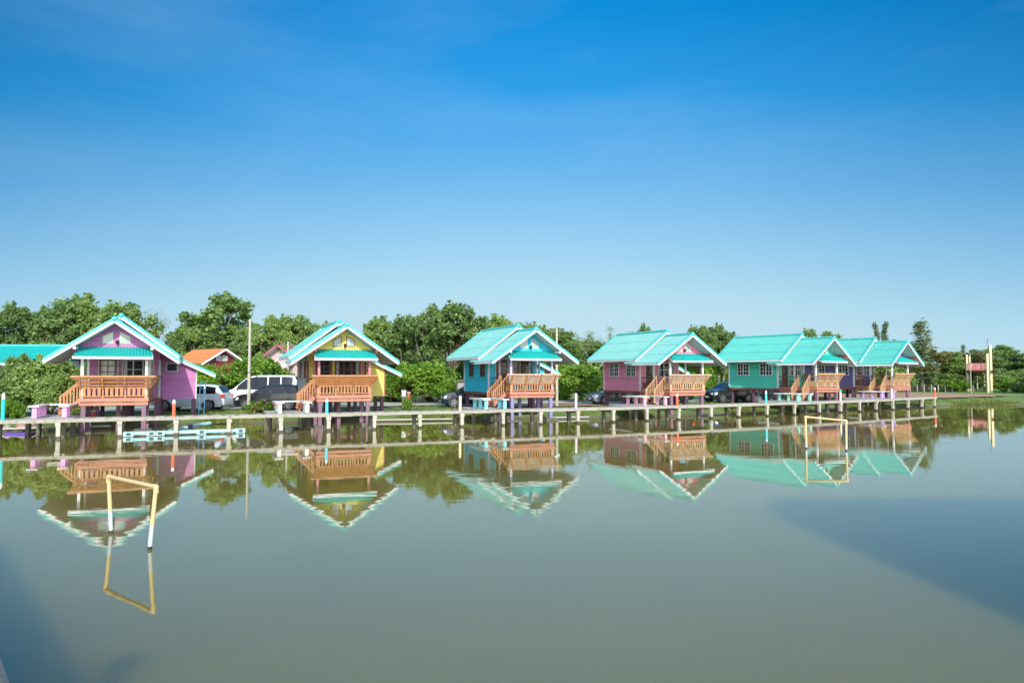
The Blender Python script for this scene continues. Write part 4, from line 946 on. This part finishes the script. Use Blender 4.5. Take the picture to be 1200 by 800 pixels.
gable_house('red_house', at(264.5, 68, 0), 48, 3.2, 6.2, .3, 3.75, 5.25, dred, oranger, 'dark red house with an orange roof behind the lilac bungalow', .75, ex1)
def ex2(t, a, k):
    MB().prism_y([(-.7, 4.75), (.7, 4.75), (0, 5.4)], .72, .79).build('gable_panel', M['white'], t)
    for x in (-1.5, 1.5): MB().box(x - .1, -.9, .3, x + .1, -.7, 3.2).build('column', M['salmon'], t)
    rf = MB(); corr(rf, (-1.8, .8, 3.9), (-1.9, -1.1, 3.3), (3.6, 0, 0), 1, .25, .03); rf.build('porch_roof', pinkw, t)
    MB().box(-1.4, .74, 1.2, -.5, .79, 2.5).build('window', M['woodd'], t); MB().box(.2, .74, .4, 1.1, .79, 2.5).build('door', M['woodd'], t)
gable_house('pink_house', at(325, 74, 0), -22, 3.8, 12, .3, 4.3, 5.9, pinkw, mauver, 'pale pink house with a mauve roof left of the yellow bungalow', .7, ex2, mauver)
def ex3(t, a, k):
    for x in (2.5, 5.5): MB().box(x, .74, 1.4, x + 1.2, .79, 2.6).build('window', M['glass'], t)
# turquoise roofed house at the far left, ridge running across the view
def left_house():
    t = thing('grey_house', 'long grey house with a turquoise roof at the far left behind the bush', 'house', at(0, 56, 0), R(4))
    rf = MB(); z1 = zat(405.5, 58.5); z0 = zat(421, 56)
    corr(rf, (-9, 2.6, z1), (-9, -0.4, z0), (12.8, 0, 0), 3); corr(rf, (-9, 2.6, z1), (-9, 6, z0), (12.8, 0, 0), 3); 
    corr(rf, (-9, -.2, z0 + .25), (-9, -1.8, z0 - .35), (11.2, 0, 0), 1)
    rf.build('roof', M['roof2'], t, smooth=True)
    MB().prism_y([(-8.6, .3), (3.2, .3), (3.2, z0 - .05), (-8.6, z0 - .05)], .6, 5.4).build('wall', greywall, t)
    MB().box(-9, -1.84, z0 - .5, 2.2, -1.8, z0 - .33).build('fascia', M['white'], t)
    MB().tube([(-9, 2.6, z1 + .06), (3.8, 2.6, z1 + .06)], .1).build('ridge_cap', M['verge'], t)
    for x in (-6, -3, 0): MB().box(x, .52, 1.2, x + 1.1, .59, 2.3).build('window', M['glass'], t)
left_house()
t = thing('shed', 'low dark grey shed behind the mango tree left of the blue bungalow', 'shed', at(500, 66, 0.4), R(6))
MB().box(0, 0, 0, 5.5, 3, 1.75).build('wall', greywall, t); MB().prism_y([(-.3, 1.752), (5.8, 1.752), (5.8, 1.85), (-.3, 1.95)], -.3, 3.2).build('roof', M['concrete2'], t); MB().box(2, -.04, 0, 2.9, -.001, 1.6).build('door', M['woodd'], t)
gable_house('small_house', at(1190, 150, 0), 20, 6, 7, .3, 3.4, 5.0, M['white'], mauver, 'small white house with a red roof at the far right, deep in the trees', .6)
gable_house('small_house', at(215, 62, 0), 0, 5, 5, .3, 2.6, 2.9, M['white'], M['white'], 'low white hut behind the silver SUV', .3)
# fence right of the purple bungalow
t = thing('post_fence', 'low fence of grey posts behind the dirt path at the right', 'fence', at(1050, 96, .45))
for i in range(14): x = i * .95 - 2; MB().box(x - .05, -.05, 0, x + .05, .05, .95).build('post', M['concrete'], t)
fw_ = MB()
for z in (.3, .6, .88): fw_.cyl((-2, 0, z), (10.5, 0, z), .015, n=4)
fw_.build('wire', M['concrete'], t)

# ------------------------------------------------------------------ vegetation
def leaf_mesh(name, centers, radii, per, size, m, rs, squash=.8, aspect=1.7):
    rng = np.random.RandomState(rs); P = []; 
    for c, r, k in zip(centers, radii, per):
        d = rng.normal(size=(k, 3)); d /= np.linalg.norm(d, axis=1)[:, None] + 1e-9
        rad = r * rng.uniform(.35, 1.0, size=(k, 1)) ** .6 * (1 + .30 * rng.normal(size=(k, 1)))
        P.append(np.array(c) + d * rad * np.array([1, 1, squash]))
    P = np.concatenate(P); N = len(P)
    a = rng.normal(size=(N, 3)); a[:, 2] *= .5; a /= np.linalg.norm(a, axis=1)[:, None]
    b = rng.normal(size=(N, 3)); b -= (a * b).sum(1)[:, None] * a; b /= np.linalg.norm(b, axis=1)[:, None]
    s = size * rng.uniform(.6, 1.35, size=(N, 1)); a = a * s * aspect * .5; b = b * s * .5
    # pointed leaf spray: 4-corner kite
    V = np.stack([P - a, P - b * .9 + a * .1, P + a, P + b * .9 + a * .1], 1).reshape(-1, 3)
    me = bpy.data.meshes.new(name); me.vertices.add(4 * N); me.vertices.foreach_set('co', V.ravel().astype(np.float32))
    me.loops.add(4 * N); me.loops.foreach_set('vertex_index', np.arange(4 * N, dtype=np.int32)); me.polygons.add(N)
    me.polygons.foreach_set('loop_start', np.arange(0, 4 * N, 4, dtype=np.int32)); me.polygons.foreach_set('loop_total', np.full(N, 4, dtype=np.int32))
    me.materials.append(m); me.update(); me.validate(); return me

def broad_proto(seed, m, h=10., wd=7., base=.28, nc=70, per=165, leaf=.235, open_=.0, bark=None, lumps=9):
    """returns (crown mesh, trunk mesh) of a tree h high, wd wide"""
    rnd = random.Random(seed); cs = []; rs = []; pr = []; tr = MB()
    cz = h * (base + 1) / 2; rz = h * (1 - base) / 2
    main = []
    for i in range(lumps):
        th = i * 2.399 + rnd.uniform(-.3, .3); v = rnd.uniform(-.75, .85); rr = math.sqrt(max(0, 1 - v * v)) * rnd.uniform(.45, .72)
        c = Vector((math.cos(th) * rr * wd / 2, math.sin(th) * rr * wd / 2, cz + v * rz * .72)); main.append((c, rnd.uniform(.26, .38) * wd / 2 * (1.15 - .3 * abs(v))))
    main.append((Vector((0, 0, cz + rz * .55)), .33 * wd / 2))
    th0 = h * base * rnd.uniform(.6, .9)
    lean = Vector((rnd.uniform(-.4, .4), rnd.uniform(-.4, .4), th0))
    tr.cyl((0, 0, -.5), lean, .026 * h, .018 * h, 8)
    for c, r in main:
        mid = lean.lerp(c, .5) + Vector((rnd.uniform(-.3, .3), rnd.uniform(-.3, .3), rnd.uniform(.0, .5)))
        tr.cyl(lean, mid, .013 * h, .009 * h, 6); tr.cyl(mid, c, .009 * h, .004 * h, 5)
        k = int(nc / len(main)) + 1
        for j in range(k):
            d = Vector((rnd.gauss(0, 1), rnd.gauss(0, 1), rnd.gauss(0, .8) + .25)).normalized()
            cc = c + d * r * rnd.uniform(.65, 1.15); cs.append(cc); rs.append(r * rnd.uniform(.38, .75)); pr.append(int(per * rnd.uniform(.5, 1.3)))
            tr.cyl(c, cc, .003 * h, .0015 * h, 4)
            if j % 2 == 0:          # outlying sprays give a ragged outline
                c2 = c + d * r * rnd.uniform(1.3, 1.75); cs.append(c2); rs.append(r * rnd.uniform(.12, .25)); pr.append(int(per * .2)); tr.cyl(cc, c2, .0016 * h, .0008 * h, 4)
    return leaf_mesh('crown', cs, rs, pr, leaf, m, seed), tr

def cas_proto(seed, m, h=9, wd=2.6, sparse=1.0):
    rnd = random.Random(seed); tr = MB(); tr.cyl((0, 0, -.5), (rnd.uniform(-.2, .2), 0, h * .97), .02 * h, .004 * h, 6); cs = []; rs = []; pr = []
    for i in range(46):
        t = rnd.uniform(.18, 1.0); z = h * t; w_ = wd / 2 * (1.05 - t) ** .8 * rnd.uniform(.3, 1.0) + .08; th = rnd.uniform(0, 6.28)
        c = (math.cos(th) * w_, math.sin(th) * w_, z + w_ * .4); cs.append(c); rs.append(.34 + .2 * (1 - t) * wd / 2.6); pr.append(int(60 * sparse))
        tr.cyl((0, 0, z - .2), c, .02, .008, 4)
    return leaf_mesh('crown', cs, rs, pr, .15, m, seed, 1.5, 2.6), tr

def bare_proto(seed, m, lf=2):
    rnd = random.Random(seed); tr = MB(); tips = []
    def br(p, d, l, r, lv):
        q = p + d * l; tr.cyl(p, q, r, r * .6, 5 if lv < 2 else 4)
        if lv >= 3: tips.append(q)
        if lv == 5: return
        for k in range(rnd.choice((2, 3, 3))):
            nd = (d + Vector((rnd.gauss(0, .45), rnd.gauss(0, .45), rnd.gauss(.12, .25)))).normalized(); br(q, nd, l * rnd.uniform(.6, .85), r * .6, lv + 1)
    br(Vector((0, 0, -.3)), Vector((0, 0, 1)), 3.2, .13, 0)
    return leaf_mesh('crown', tips, [.35] * len(tips), [lf] * len(tips), .11, m, seed), tr

PROTO = {}
def mkproto(k, res, hh, ww, bark):
    cm, tr = res; tm = bpy.data.meshes.new('trunk'); tm.from_pydata(tr.v, [], tr.f); tm.materials.append(bark); tm.polygons.foreach_set('use_smooth', [True] * len(tm.polygons))
    PROTO[k] = (cm, tm, hh, ww)
mkproto('A', broad_proto(1, M['leafA'], lumps=11), 10, 7, M['bark'])
mkproto('B', broad_proto(2, M['leafB'], lumps=9), 10, 7, M['bark'])
mkproto('C', broad_proto(3, M['leafA'], base=.35, lumps=8, nc=56), 10, 7, M['bark2'])
mkproto('D', broad_proto(4, M['leafB'], base=.2, lumps=13, nc=80), 10, 7, M['bark2'])
mkproto('R', broad_proto(5, M['leafR'], base=.2, lumps=12, nc=70), 10, 7, M['bark'])
mkproto('S', broad_proto(6, M['leafB'], h=4, wd=5, base=.02, nc=80, per=200, leaf=.15, lumps=13), 4, 5, M['bark'])
mkproto('T', broad_proto(7, M['leafA'], h=4, wd=5, base=.02, nc=80, per=200, leaf=.15, lumps=13), 4, 5, M['bark'])
mkproto('L', broad_proto(8, M['leafL'], h=3.2, wd=5, base=.22, nc=90, per=130, leaf=.17, lumps=15), 3.2, 5, M['bark'])
mkproto('M', broad_proto(9, M['leafL'], h=3.2, wd=5, base=.05, nc=90, per=110, leaf=.17, lumps=14), 3.2, 5, M['bark'])
mkproto('N', cas_proto(10, M['leafC']), 9, 2.6, M['bark2'])
mkproto('O', cas_proto(11, M['leafC'], sparse=.6), 9, 2.6, M['bark2'])
mkproto('X', bare_proto(12, M['leafC']), 9.6, 5, M['bark2'])
mkproto('Y', bare_proto(13, M['leafA'], 9), 9.6, 5, M['bark2'])
vr = random.Random(11)
def plant(k, px, Y, ytop, wpx, label, name='tree', cat='tree', group=None, z0=.38):
    cm, tm, hh, ww = PROTO[k]; h = zat(ytop, Y) - z0; wd = wpx * Y / F
    t = thing(name, label, cat, at(px, Y, z0), vr.uniform(0, 6.28), group); sx = wd / ww; sz = h / hh; t.scale = (sx, sx, sz)
    c = bpy.data.objects.new('crown', cm); COL.objects.link(c); c.parent = t
    c = bpy.data.objects.new('trunk', tm); COL.objects.link(c); c.parent = t
    return t
LAND = [(-200, 'far left outside the row'), (0, 'behind the grey house'), (95, 'behind the lilac bungalow'), (205, 'behind the orange roofed house'), (300, 'behind the mauve roofed house'), (370, 'behind the yellow bungalow'),
        (440, 'left of the blue bungalow'), (540, 'behind the blue bungalow'), (640, 'left of the pink red bungalow'), (720, 'behind the pink red bungalow'), (850, 'behind the green bungalow'), (960, 'behind the purple bungalow'), (1060, 'right of the purple bungalow'), (1165, 'right of the lookout tower'), (1260, 'beyond the right edge')]
ORD = ['first', 'second', 'third', 'fourth', 'fifth', 'sixth', 'seventh', 'eighth', 'ninth', 'tenth']
def zone(px):
    r = LAND[0][1]
    for a, s in LAND:
        if px >= a: r = s
    return r
DESC = {'A': 'dark green broad crowned tree', 'B': 'mid green broad crowned tree', 'C': 'dark green loose crowned tree', 'D': 'mid green dense tree', 'R': 'rusty green spreading tree', 'N': 'tall feathery tree', 'O': 'thin feathery tree', 'X': 'bare twiggy tree', 'Y': 'thin sparse leaved tree', 'S': 'mid green shrub', 'T': 'dark green shrub', 'L': 'bright green mango tree', 'M': 'bright green bushy shrub'}
FOREST = [('A', -35, 76, 350, 70), ('C', 5, 78, 353, 62), ('A', 42, 84, 362, 60), ('A', 66, 72, 348, 72), ('B', 98, 75, 345, 78), ('A', 142, 74, 349, 74), ('D', 110, 86, 372, 70), ('X', 188, 82, 371, 34), ('Y', 205, 88, 388, 30), ('C', 252, 84, 343, 90), ('D', 222, 80, 376, 46),
  ('A', 292, 78, 380, 44), ('B', 318, 76, 370, 56), ('A', 346, 79, 365, 58), ('D', 374, 84, 369, 50), ('C', 398, 86, 380, 40), ('A', 330, 92, 378, 80), ('B', 232, 92, 372, 70), ('D', 428, 88, 388, 44), ('B', 446, 80, 371, 62), ('A', 474, 77, 366, 58), ('C', 503, 74, 356, 66), ('A', 532, 73, 350, 78), ('D', 556, 80, 362, 64), ('B', 582, 82, 369, 56), ('A', 612, 86, 374, 56), ('C', 632, 90, 381, 46), ('D', 520, 92, 372, 100), ('A', 480, 90, 384, 90),
  ('B', 655, 84, 385, 52), ('Y', 696, 80, 383, 46), ('A', 680, 94, 394, 60), ('D', 714, 92, 394, 50), ('C', 752, 98, 379, 30), ('B', 740, 100, 394, 60), ('D', 784, 96, 396, 60), ('A', 820, 90, 378, 40), ('C', 847, 92, 379, 40), ('B', 832, 98, 392, 60), ('Y', 884, 100, 391, 30), ('A', 948, 100, 382, 32), ('D', 905, 104, 396, 60), ('B', 970, 104, 389, 46), ('A', 940, 106, 394, 70), ('C', 870, 104, 394, 60),
  ('O', 1027, 104, 381, 16), ('O', 1038, 106, 380, 18), ('D', 1003, 106, 396, 50), ('B', 1040, 104, 398, 60), ('N', 1080, 98, 377, 34), ('R', 1068, 100, 405, 66), ('D', 1100, 104, 407, 64), ('R', 1124, 108, 411, 60), ('A', 1146, 124, 413, 52), ('O', 1129, 118, 406, 12), ('B', 1174, 132, 405, 70), ('A', 1206, 126, 411, 64), ('D', 1244, 120, 408, 70), ('B', 1290, 120, 405, 80), ('A', 1155, 140, 412, 90), ('R', 1192, 142, 414, 80), ('D', 1335, 118, 404, 80)]
cnt = {}
for k, px, Y, yt, wp in sorted(FOREST, key=lambda r: r[1]):
    z = zone(px); key = (DESC[k], z); cnt[key] = cnt.get(key, 0) + 1
tot = dict(cnt); cnt = {}
def lab(k, px):
    z = zone(px); key = (DESC[k], z); cnt[key] = cnt.get(key, 0) + 1
    if tot[key] == 1: return DESC[k] + ' ' + z
    return ORD[cnt[key] - 1] + ' from left among ' + DESC[k] + 's ' + z
for k, px, Y, yt, wp in sorted(FOREST, key=lambda r: r[1]): plant(k, px, Y, yt, wp, lab(k, px), 'tree', 'tree', 'trees in the row behind the bungalows')
# understorey closing the foot of the tree line
SH = []
px = -60
while px < 1330:
    Yb = 70 + 0.028 * max(px, 0)
    if px > 1040: Yb = 108 + (px - 1040) * .04
    elif px > 880: Yb = 90
    k = vr.choice('STSTM' if px < 1040 else 'STSM'); SH.append((k, px + vr.uniform(-6, 6), Yb + vr.uniform(-2, 3), vr.uniform(420, 430) if px < 1040 else vr.uniform(431, 443), vr.uniform(42, 60)))
    px += 27
    if 196 < px < 352: px = 352
for extra in [('T', 1010, 84, 432, 50), ('S', 1050, 92, 438, 40), ('M', 1115, 97, 444, 36), ('T', 1124, 106, 440, 24), ('M', 1192, 93, 443, 40), ('S', 1172, 99, 440, 36), ('T', 1208, 88, 437, 40), ('S', 1100, 99, 437, 46)]: SH.append(extra)
SH.sort(key=lambda r: r[1]); tot = {}
for k, px, *_ in SH: key = (DESC[k], zone(px)); tot[key] = tot.get(key, 0) + 1
cnt = {}
for k, px, Y, yt, wp in SH: plant(k, px, Y, yt, wp, lab(k, px), 'shrub', 'shrub', 'shrubs at the foot of the tree line')
# garden plants with a place of their own
plant('T', 22, 40.5, 421, 66, 'big dark bush behind the teal post at the far left', 'bush', 'bush', z0=.3)
plant('S', 60, 41, 419, 84, 'big rounded bush between the grey house and the lilac bungalow', 'bush', 'bush', z0=.3)
plant('S', 78, 38.6, 438, 60, 'brighter bush just left of the lilac bungalow\'s stairs', 'bush', 'bush', z0=.3)
plant('T', -30, 39, 424, 80, 'dark bush cut by the left edge of the picture', 'bush', 'bush', z0=.3)
plant('M', 12, 37.4, 468, 30, 'small weedy shrub right of the teal post', 'bush', 'bush', z0=.3)
plant('L', 238, 57, 431, 42, 'yellowish green tree just right of the lilac bungalow', 'tree', 'tree')
plant('S', 258, 60, 440, 46, 'green shrub in front of the orange roofed house', 'bush', 'bush')
plant('L', 304, 59, 424, 70, 'rounded bright green tree behind the white van', 'tree', 'tree')
plant('M', 340, 62, 437, 46, 'bright green shrub below the mauve roofed house', 'bush', 'bush')
plant('L', 490, 58, 428, 78, 'bright green mango tree over the parked pickups', 'tree', 'tree')
plant('M', 456, 62, 436, 50, 'bright green shrub right of the yellow bungalow', 'bush', 'bush')
plant('L', 522, 57, 446, 30, 'low hanging mango bough left of the blue bungalow', 'tree', 'tree')
plant('L', 676, 62, 430, 58, 'bright green mango tree between the blue and the pink red bungalow', 'tree', 'tree')
plant('M', 656, 66, 436, 40, 'bright green shrub right behind the blue bungalow', 'bush', 'bush')
plant('M', 862, 68, 436, 46, 'bright green shrub left of the green bungalow', 'bush', 'bush')
plant('M', 834, 70, 440, 36, 'bright green shrub behind the pink red bungalow\'s roof end', 'bush', 'bush')
plant('Y', 487, 47.6, 461, 24, 'small leafy shrub on the bank right of the yellow bungalow', 'bush', 'bush')
plant('M', 477, 48.5, 466, 12, 'low leafy plant in front of the small grey stand', 'bush', 'bush')
fb_ = plant('M', 308, 43.4, 469, 36, 'flowering bush with pink blooms on the bank before the black SUV', 'flower_bush', 'bush')
rng = random.Random(4); fl = MB()
for i in range(90):
    a = rng.uniform(0, 6.28); rr = rng.uniform(.2, 2.3); fl.ball((math.cos(a) * rr, math.sin(a) * rr, rng.uniform(.8, 3.4) * (1.1 - rr * .2)), .13, 5, 3)
fl.build('blossom', mat('pink_blossom', (0.65, 0.10, 0.32), 0.6), fb_)

# grass tufts along the bank and near lawn
def grass():
    rng = np.random.RandomState(9); pts = []
    P = [at(px, Y) for px, Y in SHORE[1:-2]]
    A = np.array([[p.x, p.y] for p in P]); seg = np.sqrt(((A[1:] - A[:-1]) ** 2).sum(1)); cum = np.concatenate([[0], np.cumsum(seg)])
    N = 52000; u = rng.uniform(0, cum[-1], N); X = np.interp(u, cum, A[:, 0]); Yv = np.interp(u, cum, A[:, 1]); d = rng.uniform(0, 1, N) ** 2.2 * 13 + .15
    X = X - .30 * d; Yv = Yv + .954 * d
    keep = np.ones(N, bool)
    for h in HOUSES:      # bare earth under the houses
        o = at(h[0], h[1]); c, s = math.cos(R(h[2])), math.sin(R(h[2])); lx = (X - o.x) * c + (Yv - o.y) * s; ly = -(X - o.x) * s + (Yv - o.y) * c
        keep &= ~((lx > -2.2) & (lx < 3.8) & (ly > 0) & (ly < 9.2))
    X, Yv, d = X[keep], Yv[keep], d[keep]; N = len(X)
    nz_ = np.sin(X * 1.1) * np.cos(Yv * .9) + np.sin(X * .37 + 2) ; h = rng.uniform(.05, .17, N) * (1 + .5 * np.clip(nz_, -1, 2)) * np.where(d < 1.6, 1.7, .8)
    Z = np.interp(d, [0, .25, .7, 1.6, 3, 7], [0, .1, .2, .31, .35, .38]); th = rng.uniform(0, 6.28, N); wv = rng.uniform(.02, .05, N)
    dx, dy = np.cos(th) * wv, np.sin(th) * wv; lx, ly = rng.normal(0, .05, N), rng.normal(0, .05, N)
    V = np.stack([np.stack([X - dx, Yv - dy, Z], 1), np.stack([X + dx, Yv + dy, Z], 1), np.stack([X + lx, Yv + ly, Z + h], 1)], 1).reshape(-1, 3)
    me = bpy.data.meshes.new('grass'); me.vertices.add(3 * N); me.vertices.foreach_set('co', V.ravel().astype(np.float32)); me.loops.add(3 * N); me.loops.foreach_set('vertex_index', np.arange(3 * N, dtype=np.int32)); me.polygons.add(N)
    me.polygons.foreach_set('loop_start', np.arange(0, 3 * N, 3, dtype=np.int32)); me.polygons.foreach_set('loop_total', np.full(N, 3, dtype=np.int32)); me.materials.append(M['grass']); me.update()
    o = bpy.data.objects.new('grass', me); COL.objects.link(o); tag(o, 'green grass growing along the pond bank', 'grass', kind='stuff')
M['grass'] = leafmat('grass_blade', (0.07, 0.13, 0.02), (0.12, 0.19, 0.03), (0.24, 0.26, 0.06), 0.5)
grass()
